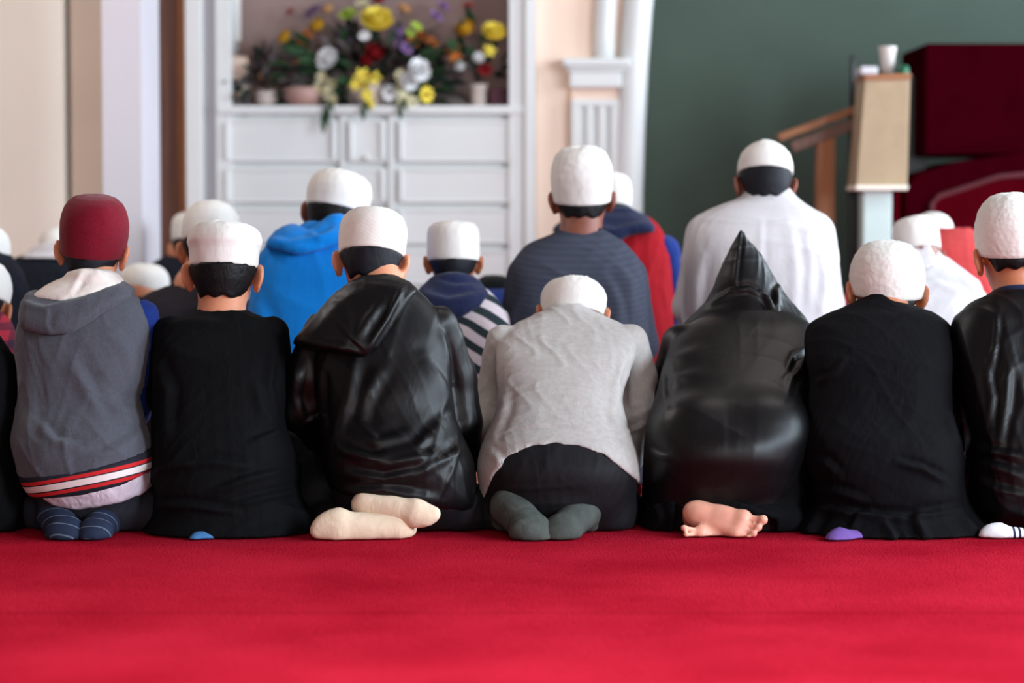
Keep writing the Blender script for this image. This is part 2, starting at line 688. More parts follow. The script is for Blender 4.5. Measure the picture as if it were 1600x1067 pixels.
# ------------------------------------------------------------------ mesh helpers for hard things
def bm_obj(name, bm, mat, parent=None, base=(0, 0, 0), smooth=False, bevel=0.0):
    if bevel > 0:
        bmesh.ops.bevel(bm, geom=bm.edges[:], offset=bevel, segments=2, affect='EDGES', profile=0.5)
    bmesh.ops.recalc_face_normals(bm, faces=bm.faces)
    me = bpy.data.meshes.new(name)
    bmesh.ops.translate(bm, verts=bm.verts, vec=-Vector(base))
    bm.to_mesh(me)
    bm.free()
    if smooth:
        for p in me.polygons:
            p.use_smooth = True
    me.materials.append(mat)
    o = bpy.data.objects.new(name, me)
    COL.objects.link(o)
    if parent is not None:
        o.parent = parent
    return o


def bbox(bm, x0, x1, y0, y1, z0, z1):
    vs_ = [bm.verts.new((x, y, z)) for x in (x0, x1) for y in (y0, y1) for z in (z0, z1)]
    for f in ((0, 1, 3, 2), (4, 6, 7, 5), (0, 4, 5, 1), (2, 3, 7, 6), (0, 2, 6, 4), (1, 5, 7, 3)):
        bm.faces.new([vs_[i] for i in f])
    return vs_


def box(name, x0, x1, y0, y1, z0, z1, mat, parent=None, base=(0, 0, 0), bevel=0.0):
    bm = bmesh.new()
    bbox(bm, min(x0, x1), max(x0, x1), min(y0, y1), max(y0, y1), min(z0, z1), max(z0, z1))
    return bm_obj(name, bm, mat, parent, base, False, bevel)


def prism(name, pts, y0, y1, mat, parent=None, base=(0, 0, 0), bevel=0.0):
    """outline in x-z extruded from y0 to y1"""
    bm = bmesh.new()
    a = [bm.verts.new((p[0], y0, p[1])) for p in pts]
    b = [bm.verts.new((p[0], y1, p[1])) for p in pts]
    bm.faces.new(a)
    bm.faces.new(b[::-1])
    for i in range(len(pts)):
        j = (i + 1) % len(pts)
        bm.faces.new((a[i], b[i], b[j], a[j]))
    return bm_obj(name, bm, mat, parent, base, False, bevel)


def lathe(name, prof, mat, parent=None, base=(0, 0, 0), seg=32, mw=None, squash=1.0, lump=0.0, seed=0, cap_top=True, crease=0.0):
    """prof = [(r, z)...] from bottom to top"""
    P = []
    for r, z in prof:
        for i in range(seg):
            a = 2 * math.pi * i / seg
            P.append((r * math.cos(a), r * math.sin(a) * squash, z))
    P = np.array(P)
    if lump:
        rs = np.random.RandomState(seed)
        ang = np.arctan2(P[:, 1], P[:, 0])
        zz = P[:, 2] / max(1e-6, abs(P[:, 2]).max())
        g = np.zeros(len(P))
        for k in (2, 3, 5, 8, 11):
            g += np.sin(k * ang + rs.rand() * 6 + 1.5 * np.sin(3 * zz + rs.rand() * 6)) / (1 + 0.35 * k)
        P[:, :2] *= (1 + lump * (0.25 + zz)[:, None] * g[:, None])
        P[:, 2] += lump * 0.06 * np.sin(3 * ang + rs.rand() * 6) * np.clip(zz, 0, 1)
    if crease:
        zz = np.clip(P[:, 2] / max(1e-6, P[:, 2].max()), 0, 1)
        d = wrinkle(P, crease, .055, seed + 5, (1, 1, .7)) * (.15 + zz)
        nr = P * np.array([1, 1, .6])
        nr /= np.linalg.norm(nr, axis=1)[:, None] + 1e-9
        P = P + nr * d[:, None]
    F = []
    n = len(prof)
    for j in range(n - 1):
        for i in range(seg):
            k = (i + 1) % seg
            F.append((j * seg + i, j * seg + k, (j + 1) * seg + k, (j + 1) * seg + i))
    if cap_top:
        F.append(tuple((n - 1) * seg + i for i in range(seg)))
        F.append(tuple(i for i in range(seg))[::-1])
    if mw is not None:
        A = np.array(mw)
        P = P @ A[:3, :3].T + A[:3, 3]
    return link_mesh(name, P, F, mat, parent, base)


# ------------------------------------------------------------------ people
def rotm(pitch, roll, yaw):
    """head frame: pitch > 0 nods forward (+y), roll > 0 leans to +x, yaw > 0 turns to -x"""
    return np.array(Matrix.Rotation(math.radians(yaw), 3, 'Z') @ Matrix.Rotation(math.radians(roll), 3, 'Y') @ Matrix.Rotation(-math.radians(pitch), 3, 'X'))


def head_pose(cap):
    """from the cap's place in the photo: base centre, axes, radius and height"""
    Y = cap['Y']
    l, r, yb, yt = cap['box']
    R = rotm(cap.get('pitch', 10), cap.get('roll', 0), cap.get('yaw', 0))
    pl, pr = at(l, yb, Y), at(r, yb, Y)
    rad = (pr[0] - pl[0]) / 2
    zb = at((l + r) / 2, yb, Y - rad)[2]
    zt = at((l + r) / 2, yt, Y)[2]
    th = math.radians(cap.get('pitch', 10))
    c = np.array([(pl[0] + pr[0]) / 2, Y, zb - rad * math.sin(th)])
    H = (zt - zb + 0.45 * rad * math.sin(th)) / math.cos(th)
    if th < 0:
        H = (zt - c[2]) / math.cos(th) - .02 * rad
    up = R @ np.array([0, 0, 1])
    cx = cap.get('lean', 0.5)
    c[0] -= up[0] * H * cx
    return c, R, rad, H


def foot(F, heel, toe, nrm, side, w=1.0, toes=True, k=0.014):
    k = k if toes else .03
    """heel and toe tip positions; nrm = direction the sole faces; side = +1/-1 for the big-toe side along e2"""
    heel, toe, nrm = (np.asarray(v, float) for v in (heel, toe, nrm))
    e1 = toe - heel
    L = np.linalg.norm(e1)
    e1 = e1 / L
    nrm = nrm - e1 * (nrm @ e1)
    nrm /= np.linalg.norm(nrm)
    e2 = np.cross(nrm, e1) * side
    s = L / 0.21 * w
    g = lambda a, b, c: heel + e1 * a * L + e2 * b * s - nrm * c * s
    F.add(rc(g(0.02, 0, .02), g(.2, 0, .02), .030 * s, .028 * s), k)
    F.add(rc(g(.10, -.006, .02), g(.66, -.018, .012), .030 * s, .021 * s), k)
    F.add(rc(g(.10, .006, .022), g(.68, .022, .014), .030 * s, .023 * s), k)
    F.add(rc(g(.38, .010, .02), g(.45, .012, .02), .029 * s, .028 * s), k)
    F.add(rc(g(.4, .008, .024), g(.68, .002, .016), .025 * s, .02 * s), k)
    F.add(rc(g(.69, .024, .012), g(.68, -.022, .010), .021 * s, .017 * s), k)
    if not toes:
        F.add(rc(g(.06, 0, .02), g(.66, .003, .014), .033 * s, .031 * s), k)
    F.add(rc(g(.05, 0, .03), g(-.05, 0, .075), .027 * s, .03 * s), k)      # ankle
    ts = [(.027, .95, .0135, .012), (.009, .93, .0095, .0095), (-.006, .90, .009, .009), (-.019, .86, .0085, .0085), (-.031, .80, .008, .008)]
    kk = 0.003 if toes else 0.03
    for b, a, r1, r2 in ts:
        if toes:
            F.add(rc(g(.72, b * .95, .010), g(a, b * 1.3, .006), r1 * .8 * s, r2 * .85 * s), kk)
            F.add(ell(g(a, b * 1.3, .004), r2 * 1.15 * s), 0.002)
        else:
            F.add(rc(g(.7, b * .85, .012), g(a - .03, b * .8, .012), .017 * s, .013 * s), kk)


def make_hand(F, wrist, fdir, up, side):
    wrist, fdir, up = (np.asarray(v, float) for v in (wrist, fdir, up))
    fdir /= np.linalg.norm(fdir)
    up = up - fdir * (up @ fdir)
    up /= np.linalg.norm(up)
    e2 = np.cross(fdir, up) * side
    g = lambda a, b, c: wrist + fdir * a + e2 * b + up * c
    F.add(rc(g(0.01, .012, 0), g(.06, .022, 0), .014, .012), .012)
    F.add(rc(g(0.01, -.008, 0), g(.06, -.02, 0), .014, .012), .012)
    for b, l in ((-.028, .042), (-.010, .055), (.009, .06), (.027, .052)):
        F.add(rc(g(.06, b, 0), g(.06 + l * .55, b * 1.15, .004), .0095, .0085), .004)
        F.add(rc(g(.06 + l * .55, b * 1.15, .004), g(.06 + l, b * 1.15, -.010), .0085, .0075), .003)
    F.add(rc(g(.02, .026, 0), g(.045, .052, -.004), .011, .009), .008)
    F.add(rc(g(.045, .052, -.004), g(.07, .056, -.008), .009, .008), .003)


def capshape(kind, rad, H):
    if kind == 'dome':
        pr = [(0.90, -.02), (0.985, 0.0), (1.03, .15), (1.05, .32), (1.03, .5), (.95, .68), (.80, .83), (.58, .94), (.30, .995), (.06, 1.0)]
    elif kind == 'peak':
        pr = [(0.93, -.02), (1.0, 0.0), (1.0, .18), (.97, .36), (.88, .56), (.70, .74), (.46, .88), (.22, .97), (.04, 1.0)]
    elif kind == 'tall':
        pr = [(0.93, -.02), (0.985, 0.0), (1.0, .2), (1.0, .5), (.99, .7), (.94, .83), (.82, .92), (.6, .97), (.3, 1.0), (.05, 1.0)]
    elif kind == 'round':
        pr = [(0.92, -.02), (0.985, 0.0), (1.01, .15), (1.04, .32), (1.045, .5), (1.0, .66), (.93, .77), (.82, .87), (.64, .95), (.38, .99), (.12, 1.0), (.03, 1.0)]
    elif kind == 'flare':
        pr = [(0.90, -.02), (0.955, 0.0), (.965, .2), (.975, .36), (.985, .39), (.99, .41), (1.035, .52), (1.03, .62), (.97, .76), (.86, .87), (.66, .95), (.35, 1.0), (.05, 1.01)]
    else:
        pr = [(0.92, -.02), (0.985, 0.0), (1.0, .15), (1.02, .35), (1.02, .55), (.99, .7), (.91, .83), (.75, .93), (.5, .98), (.2, 1.0), (.04, 1.0)]
    # inner fold at the rim so the cap has thickness
    return [(0.90 * rad, .1 * H)] + [(a * rad, b * H) for a, b in pr]


def cap_clip(F, D, c, R, rad, H, f):
    """keep what is above the rim inside the cap"""
    q = [F.x - c[0], F.y - c[1], F.z - c[2]]
    a, b, u = (R[0][i] * q[0] + R[1][i] * q[1] + R[2][i] * q[2] for i in range(3))
    e = (np.sqrt((a / (rad * f)) ** 2 + (b / (rad * 1.2 * f)) ** 2) - 1) * rad
    t = np.clip(u / H, 0, 1)
    e = np.maximum(e + rad * .9 * np.clip(t - .55, 0, 1) ** 2 * 2, u - H * .9)
    clip = np.minimum(e, 0) + np.maximum(e, 0)
    inside = np.where(u > 0, clip, np.minimum(clip, u * .0 - 1.0 + 0 * u))
    return np.where(u > -.002, np.maximum(D, inside), D).astype(np.float32)


def person(sp):
    """build one kneeling person from its spec; returns the root empty and the fields"""
    rows = []
    for r in sp['rows']:
        py, xl, xr, Yc, ry = r[:5]
        a, b = at(xl, py, Yc), at(xr, py, Yc)
        rows.append((max(a[2], 0.003), (a[0] + b[0]) / 2, Yc, (b[0] - a[0]) / 2, ry))
    rows.sort()
    A = np.array(rows)
    h = sp.get('res', 0.008)
    c, R, rad, H = head_pose(sp['cap'])
    bx = A[0, 1]
    base = np.array([bx, A[0, 2], 0.0])
    hz = sp.get('zmax', 0)
    lo = [min((A[:, 1] - A[:, 3]).min(), c[0] - .12) - .1, (A[:, 2] - A[:, 4]).min() - .18, -.012]
    hi = [max((A[:, 1] + A[:, 3]).max(), c[0] + .12) + .1, max((A[:, 2] + A[:, 4]).max() + .12, c[1] + .16), max(A[-1, 0], c[2] + .16, hz) + .02]
    hi[1] = max(hi[1], base[1] + .48)
    root = empty('person', base)
    tagit(root, sp['label'], 'person', 'people kneeling in prayer')
    F = Field(lo, hi, h)
    T = F.like()
    T.add(profile(rows, sp.get('n', 2.4)), 0)
    T.D *= 1
    for e in sp.get('bulge', []):
        px, py, Y, r = e[:4]
        T.add(ell(at(px, py, Y), r), e[4] if len(e) > 4 else .06)
    body = F.like()
    # arms
    arms = sp.get('arms')
    zs, ys = A[-1, 0], A[-1, 2]
    i0 = int(np.argmin(np.abs(A[:, 0] - (zs - .12))))
    sh_z, sh_x, sh_y, sh_r = A[i0, 0], A[i0, 1], A[i0, 2], A[i0, 3]
    if arms is None:
        arms = []
        for sg in (-1, 1):
            s = sh_r / .17
            arms.append([((sh_x + sg * (sh_r - .035 * s), sh_y, sh_z - .02), .045 * s),
                         ((sh_x + sg * (sh_r + .0 * s), sh_y + .06, sh_z - .20 * s), .042 * s),
                         ((base[0] + sg * .10 * s, base[1] + .20 * s, .24 * s), .034 * s)])
    else:
        arms = [[(at(p[0], p[1], p[2]), p[3]) for p in a] for a in arms]
    AR = F.like()
    for a in arms:
        chain(AR, a, .015)
        w0, w1 = np.array(a[-2][0]), np.array(a[-1][0])
        chain(body, [(np.array(q[0]), q[1] - .014) for q in a], .01)
        chain(body, [(w1, .022), (w1 + (w1 - w0) / np.linalg.norm(w1 - w0) * .03, .017)], .01)
        d = (w1 - w0) / np.linalg.norm(w1 - w0)
        make_hand(body, w1 + d * .03, d + np.array([0, .6, -.2]), (0, .3, 1), 1 if w1[0] < base[0] else -1)
    # legs folded under
    Lg = F.like()
    ls = sp.get('ls', 1.0)
    kx = sp.get('kneex', .10) * ls
    for sg in (-1, 1):
        hip = (base[0] + sg * .075 * ls, base[1] - .03, .16 * ls)
        knee = (base[0] + sg * kx, base[1] + .30 * ls, .075 * ls)
        ank = (base[0] + sg * .075 * ls, base[1] - .10 * ls, .055 * ls)
        Lg.add(rc(hip, knee, .085 * ls, .062 * ls), .03)
        Lg.add(rc((knee[0], knee[1], .055 * ls), ank, .052 * ls, .042 * ls), .02)
    for e in sp.get('legprims', []):
        chain(Lg, [(at(p[0], p[1], p[2]), p[3]) for p in e], .03)
    for e in sp.get('legell', []):
        Lg.add(ell(at(e[0], e[1], e[2]), e[3]), .04)
    Lg.cut(.003 - F.z, 0)
    T.cut(.003 - F.z, 0)
    skirt = sp.get('skirt', False)
    torso = T.D.copy()
    if sp.get('arms_in', True):
        T.D = smin(T.D, AR.D, sp.get('armk', .012))
    if skirt:
        T.D = smin(T.D, np.maximum(Lg.D - .012, .003 - F.z), .03)
    G = T.D.copy()                       # the whole upper garment
    full = smin(G, Lg.D, .01)
    # ---- head and neck (one surface with the body)
    hs = rad / .088
    hc = c + R[:, 2] * (sp.get('hoff', -.022) * hs)
    if 'headpitch' in sp:
        Rc = R
        R = rotm(sp['headpitch'], sp['cap'].get('roll', 0), sp['cap'].get('yaw', 0))
    else:
        Rc = R
    loc = lambda x, y, z: hc + R @ np.array([x, y, z]) * hs
    hd = F.like()
    hd.add(ell(loc(0, -.004, .022), np.array([.077, .094, .092]) * hs, R), .0)
    hd.add(ell(loc(0, .03, -.045), np.array([.058, .058, .066]) * hs, R), .03)
    hd.add(rc(loc(0, .055, -.095), loc(0, .06, -.09), .022 * hs, .022 * hs), .03)
    hd.add(rc(loc(0, .086, .0), loc(0, .104, -.034), .008 * hs, .012 * hs), .012)     # nose
    for sg in (-1, 1):
        hd.add(rc(loc(sg * .012, .086, .018), loc(sg * .045, .078, .02), .010 * hs, .008 * hs), .015)   # brow
        hd.sub(ell(loc(sg * .031, .094, .002), np.array([.015, .010, .010]) * hs, R), .01)              # eye hollow
        hd.add(rc(loc(sg * .035, .072, -.028), loc(sg * .04, .068, -.03), .018 * hs, .018 * hs), .02)   # cheek
    hd.add(rc(loc(-.018, .084, -.062), loc(.018, .084, -.062), .008 * hs, .008 * hs), .008)             # lips
    hd.add(rc(loc(-.015, .082, -.072), loc(.015, .082, -.072), .008 * hs, .008 * hs), .006)
    if sp['cap'].get('kind') != 'none':
        hd.D = cap_clip(hd, hd.D, c, Rc, rad, H, .88)
    es = sp.get('ear', 1.0)
    for sg in (-1, 1):
        Re = R @ np.array(Matrix.Rotation(math.radians(sg * 28), 3, 'Z')) @ np.array(Matrix.Rotation(math.radians(sg * 8), 3, 'Y'))
        hd.add(ell(loc(sg * .088 * es, -.010, -.012), np.array([.0085, .024, .034]) * hs, Re), .008)
        hd.add(ell(loc(sg * .083 * es, .003, -.038), np.array([.008, .012, .013]) * hs, Re), .006)
        hd.sub(ell(loc(sg * .101 * es, .004, -.012), np.array([.010, .013, .022]) * hs, Re), .006)
    # neck
    nk = sp.get('neck')
    nb = np.array([sh_x, A[-1, 2] + .01, zs - .05]) if nk is None else at(nk[0], nk[1], nk[2])
    nr = sp.get('neckr', .052 * min(1, hs))
    if nk is not None and hs < .85:
        nb[2] = min(nb[2], hc[2] - .10 * hs)
    hd.add(rc(nb, loc(0, -.012, -.045), nr * 1.12, nr), .03)
    body.D = smin(body.D, hd.D, .01)
    body.D = smin(body.D, full + .016, .015)
    # feet
    FT = F.like()
    feet = sp.get('feet')
    if feet is None:
        feet = []
        for sg in (-1, 1):
            feet.append(((base[0] + sg * .08 * ls, base[1] - .09 * ls, .075 * ls), (base[0] + sg * .03, base[1] - .23 * ls, .03), (0, -.5, 1), sg * -1, False))
        feet = [(f[0], f[1], f[2], f[3], f[4], 1.0) for f in feet]
        fw = None
    else:
        feet = [(at(*f[0]), at(*f[1]), f[2], f[3], f[4], f[5] if len(f) > 5 else 1.0) for f in feet]
    for hl, te, nrm, side, bare, wd in feet:
        foot(FT, hl, te, nrm, side, wd, toes=bare)
    FT.cut(.002 - F.z, 0)
    body.D = smin(body.D, FT.D + (0.0 if sp.get('barefoot') else .012), .006)
    body.cut(.004 - F.z, 0)
    P, Q = snets(body.D, F.lo, h)
    P = relax(P, Q, 1, .4)
    ob = link_mesh('body', P, Q, sp.get('skin', M['skin']), root, base)
    # ---- eyes
    for sg in (-1, 1):
        lathe('eye', [(.002 * hs, -.011 * hs), (.008 * hs, -.008 * hs), (.011 * hs, 0), (.008 * hs, .008 * hs), (.002 * hs, .011 * hs)], M['eye'], root, base, 10,
              np.vstack([np.hstack([R, loc(sg * .031, .078, .002)[:, None]]), [0, 0, 0, 1]]))
    # ---- hair: thin shell of the skull down to the nape line
    if sp.get('hair', True):
        hl = np.array([hc[0] - .13, hc[1] - .15, hc[2] - .15])
        HF = Field(hl, hl + np.array([.26, .30, .30]), .0055)
        th = sp.get('hairth', .006)
        HF.add(ell(loc(0, -.006, .020), np.array([.079, .096, .094]) * hs + th, R), 0)
        HF.add(rc(loc(0, -.034, -.03), loc(0, -.036, -.085), .062 * hs, .050 * hs), .02)
        q = [HF.x - hc[0], HF.y - hc[1], HF.z - hc[2]]
        lx, ly, lz = ((R[0][i] * q[0] + R[1][i] * q[1] + R[2][i] * q[2]) / hs for i in range(3))
        nape = sp.get('nape', -.055)
        HF.D = smin(HF.D, np.broadcast_to(0.5, HF.D.shape).astype(np.float32), 0)
        side_line = np.where(np.abs(lx) > .05, (np.abs(lx) - .05) * 1.6, 0)
        edge = (nape + side_line + np.clip(ly + .03, 0, 1) * .9 + .004 * np.sin(lx * 160)) - lz
        HF.cut(edge * hs, .006)
        HF.cut((ly - .075) * hs, .01)
        HF.D = cap_clip(HF, HF.D, c, Rc, rad, H, .92)
        # fuller hair at the nape
        grow('hair', HF, sp.get('hairmat', M['hair']), root, base, 1, wr=(.0014, .03, sp.get('seed', 1)))
    # ---- cap
    cp = sp['cap']
    if cp.get('kind') != 'none':
        mw = np.eye(4)
        mw[:3, :3] = Rc
        mw[:3, 3] = c
        prof = capshape(cp.get('kind', 'kufi'), rad, H)
        prof2 = []
        for (r0, z0), (r1, z1) in zip(prof[:-1], prof[1:]):
            for t in (0, .34, .67):
                prof2.append((r0 + (r1 - r0) * t, z0 + (z1 - z0) * t))
        prof2.append(prof[-1])
        cob = lathe('cap', prof2, cp.get('mat', M['capwhite']), root, base, 72, mw, 1.2, cp.get('lump', .012), sp.get('seed', 1), crease=cp.get('crease', .0022))
        if cp.get('band'):
            lathe('cap_band', [(.972 * rad, -.01 * H), (.985 * rad, 0), (1.0 * rad, .15 * H), (1.012 * rad, .36 * H), (1.0 * rad, .385 * H), (.97 * rad, .385 * H)], cp.get('mat', M['capwhite']), cob, base, 56, mw, 1.2, cp.get('lump', .012), sp.get('seed', 1), cap_top=False)
    ctx = dict(F=F, T=torso, G=G, AR=AR.D, L=Lg.D, full=full, FT=FT.D, root=root, base=base, A=A, body=body.D, loc=loc, R=R, hs=hs, hc=hc)
    # ---- garment
    g = G
    if sp.get('hem'):
        z = line_z(F, sp['hem'], sp.get('hemY', base[1] - .1))
        g = smax(g, (z - F.z).astype(np.float32), .01)
        # garment is hollow below: leave a little room for what is under it
    if not sp.get('nogarment'):
        grow(sp.get('gname', 'robe'), F, sp['mat'], root, base, sp.get('sm', 2), sp.get('wr', (.004, .14, sp.get('seed', 1))), sp.get('folds'), D=g)
    if not skirt:
        lm = sp.get('legmat', M['pants'])
        LD = Lg.D
        if sp.get('hem'):
            z = line_z(F, sp['hem'], sp.get('hemY', base[1] - .1))
            LD = smin(LD, smax(torso + .006, (F.z - z - .03).astype(np.float32), .01), .02)
        grow('trousers', F, lm, root, base, 2, (.003, .1, 5), sp.get('legfolds'), D=LD)
    if sp.get('sock') is not None:
        grow('sock', F, sp['sock'], root, base, 1, (.0012, .05, 9), D=FT.D) if sp.get('sock_one') else None
        if not sp.get('sock_one'):
            for hl_, te_, nrm_, side_, bare_, wd_ in feet:
                S = F.like()
                foot(S, hl_, te_, nrm_, side_, wd_, toes=False)
                S.cut(.002 - F.z, 0)
                grow('sock', S, sp['sock'], root, base, 3, (.0015, .05, 9), sp.get('sockfolds'))
    return ctx


def layer(ctx, name, poly, Y, off, th, mat, folds=None, k=.012, src='G', wr=(.003, .1, 3), extra=None, parent=None, soft=None):
    """a piece of cloth lying on the garment: outline given in the photo's picture plane, thickness th"""
    F = ctx['F']
    d = ctx[src]
    p = poly2d(F, poly, Y)
    t = th
    if soft:
        t = th * np.clip(-p / soft, 0.0, 1.0) ** 0.5 + .004
    D = np.abs(d - off) - t
    D = smax(D, p, k)
    ymid = np.interp(F.z.ravel(), ctx['A'][:, 0], ctx['A'][:, 2]).reshape(F.z.shape)
    D = smax(D, (F.y - ymid - .03).astype(np.float32), k)
    if extra is not None:
        D = extra(F, D)
    return grow(name, F, mat, parent or ctx['root'], ctx['base'], 2, wr, folds, D=D)

# ------------------------------------------------------------------ the room
def carpet_mat():
    t = NT('red_carpet')
    n1 = t.noise(2.2, 4)
    n2 = t.noise(170, 3)
    mx = t.n('ShaderNodeMath', operation='MULTIPLY_ADD')
    mx.inputs[1].default_value = 0.65
    t.l(n2.outputs[0], mx.inputs[0])
    t.l(n1.outputs[0], mx.inputs[2])
    r = t.ramp(mx.outputs[0], [(0.5, lin((140, 13, 30))), (1.0, lin((180, 32, 52)))])
    # a faint seam where two lengths of carpet meet
    sx = t.n('ShaderNodeSeparateXYZ')
    t.l(t.tc.outputs['Object'], sx.inputs[0])
    a = t.n('ShaderNodeMath', operation='SUBTRACT')
    a.inputs[1].default_value = 4.912
    t.l(sx.outputs[1], a.inputs[0])
    ab = t.n('ShaderNodeMath', operation='ABSOLUTE')
    t.l(a.outputs[0], ab.inputs[0])
    lt = t.n('ShaderNodeMapRange')
    lt.inputs['From Min'].default_value = .004
    lt.inputs['From Max'].default_value = .010
    lt.inputs['To Min'].default_value = .72
    lt.inputs['To Max'].default_value = 1.0
    t.l(ab.outputs[0], lt.inputs['Value'])
    mu = t.n('ShaderNodeVectorMath', operation='SCALE')
    t.l(r.outputs[0], mu.inputs[0])
    t.l(lt.outputs[0], mu.inputs['Scale'])
    t.l(mu.outputs[0], t.b.inputs['Base Color'])
    t.b.inputs['Roughness'].default_value = 1.0
    t.b.inputs['Specular IOR Level'].default_value = 0.0
    t.b.inputs['Sheen Weight'].default_value = 0.0
    t.b.inputs['Sheen Roughness'].default_value = 0.5
    t.b.inputs['Sheen Tint'].default_value = lin((255, 120, 130))
    b = t.bump(n2.outputs[0], 0.8, 0.006)
    t.bump(t.noise(38, 3).outputs[0], 0.35, 0.01, b)
    return t.m


M['carpet'] = carpet_mat()
M['peach'] = plain('peach_plaster', (238, 212, 192), 0.85, 0.2, 0.03, 2, 0.05, 90)
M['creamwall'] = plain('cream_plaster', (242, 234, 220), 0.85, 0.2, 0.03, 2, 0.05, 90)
M['shadowwall'] = plain('shadow_toned_plaster', (190, 168, 150), 0.85, 0.2, 0.04, 2, 0.05, 90)  # wall toned down to tan: the pier's shadow put into the colour
M['whitepaint'] = plain('white_paint', (220, 222, 220), 0.45, 0.4, 0.02, 3)
M['offwhite'] = plain('pale_grey_paint', (206, 202, 208), 0.6, 0.3, 0.02, 3)
M['green'] = plain('sage_green_plaster', (74, 87, 78), 0.9, 0.2, 0.07, 2.5, 0.06, 60)
M['shelfback'] = plain('mauve_brown_panel', (150, 126, 120), 0.8, 0.2, 0.04, 3)
M['brownwood'] = wood('dark_brown_wood', (92, 60, 48), (118, 80, 64))
M['amberwood'] = wood('amber_wood', (132, 78, 38), (160, 98, 50))
M['railwood'] = wood('orange_brown_wood', (138, 84, 46), (168, 108, 62), axis='X')
M['chip'] = plain('pale_chipboard', (168, 148, 120), 0.7, 0.2, 0.09, 9)
M['mint'] = plain('pale_mint_paint', (190, 208, 204), 0.6, 0.3, 0.03, 3)
M['velvet'] = cloth('dark_red_velvet', (44, 1, 8), 1.0, 0.0, 0.15, 300, 0.3, wr=0.1, sheen=0.0, coarse=5)
M['velvet2'] = cloth('crimson_velvet', (66, 3, 12), 1.0, 0.0, 0.15, 300, 0.3, wr=0.1, sheen=0.0, coarse=5)
M['braid'] = cloth('dull_rose_braid', (84, 38, 44), 0.8, 0.2, 0.1)
M['darkmetal'] = plain('black_metal', (22, 24, 26), 0.4, 0.5)
M['ceilpaint'] = plain('matt_white', (225, 222, 216), 0.9, 0.2, 0.02)
M['ceilwood'] = wood('brown_ceiling_boards', (60, 46, 38), (78, 60, 50))
M['rearwall'] = plain('grey_tan_plaster', (120, 108, 98), 0.9, 0.2, 0.03)
M['fillglow'] = None


def emis(name, rgb, s):
    t = NT(name)
    t.b.inputs['Base Color'].default_value = lin(rgb)
    t.b.inputs['Emission Color'].default_value = lin(rgb)
    t.b.inputs['Emission Strength'].default_value = s
    return t.m


M['fillglow'] = emis('fill_lamp_diffuser', (255, 240, 225), .6)  # glowing face of the added fill lamps

X0, X1, YB, YF, ZH = ROOM_L, ROOM_R, ROOM_B, ROOM_F, ROOM_H
structure(box('floor', X0 - .2, X1 + .2, YB - .2, YF + .8, -.1, 0, M['carpet']))
structure(box('ceiling', X0 - .2, X1 + .2, YB - .2, YF + .8, ZH, ZH + .1, M['ceilwood']))
structure(box('wall_left', X0 - .15, X0, YB, YF, 0, ZH, M['rearwall']))


def wall_with_windows(name, mk, u0, u1, wins, ww, wh, mat):
    """a wall along u with window holes at (u centre, z centre)"""
    bm = bmesh.new()
    cur = u0
    for (uc, zc) in sorted(wins):
        mk(bm, cur, uc - ww / 2, 0, ZH)
        mk(bm, uc - ww / 2, uc + ww / 2, 0, zc - wh / 2)
        mk(bm, uc - ww / 2, uc + ww / 2, zc + wh / 2, ZH)
        cur = uc + ww / 2
    mk(bm, cur, u1, 0, ZH)
    return structure(bm_obj(name, bm, mat))


wall_with_windows('wall_right', lambda bm, a, b, c, d: bbox(bm, X1, X1 + .15, a, b, c, d), YB, YF, WIN_R, 2.2, 2.0, M['creamwall'])
wall_with_windows('wall_rear', lambda bm, a, b, c, d: bbox(bm, a, b, YB - .15, YB, c, d), X0, X1, WIN_B, 2.0, 2.0, M['rearwall'])
wn = 0
for y, z in WIN_R:
    wn += 1
    bm = bmesh.new()
    for a in (-1.1, -.03, 1.04):
        bbox(bm, X1 + .02, X1 + .08, y + a, y + a + .06, z - 1, z + 1)
    for a in (-1.0, .94):
        bbox(bm, X1 + .02, X1 + .08, y - 1.1, y + 1.1, z + a, z + a + .06)
    structure(bm_obj('window_%d' % wn, bm, M['whitepaint']))
for x, z in WIN_B:
    wn += 1
    bm = bmesh.new()
    for a in (-1.0, -.03, .94):
        bbox(bm, x + a, x + a + .06, YB - .08, YB - .02, z - 1, z + 1)
    for a in (-1.0, .94):
        bbox(bm, x - 1, x + 1, YB - .08, YB - .02, z + a, z + a + .06)
    structure(bm_obj('window_%d' % wn, bm, M['whitepaint']))
for i, (x, y) in enumerate(FILL_LAMPS):  # bodies for the added fill lights, out of view
    b0 = (x, y, ZH)
    e = empty('added_fill_lamp', b0)
    tagit(e, ('added unseen fill lamp over the empty carpet, left of the camera', 'added unseen fill lamp over the empty carpet, right of the camera', 'added unseen fill lamp over the rear rows near the left wall', 'added unseen fill lamp over the rear rows near the right wall')[i], 'lamp', 'added fill lamps')
    box('fill_lamp_housing', x - .64, x + .64, y - .34, y + .34, ZH - .06, ZH, M['whitepaint'], e, b0)
    box('fill_lamp_diffuser', x - .6, x + .6, y - .3, y + .3, ZH - .075, ZH - .06, M['fillglow'], e, b0)


def wx(px, Y):
    return at(px, 300, Y)[0]


def wz(py, Y):
    return at(800, py, Y)[2]


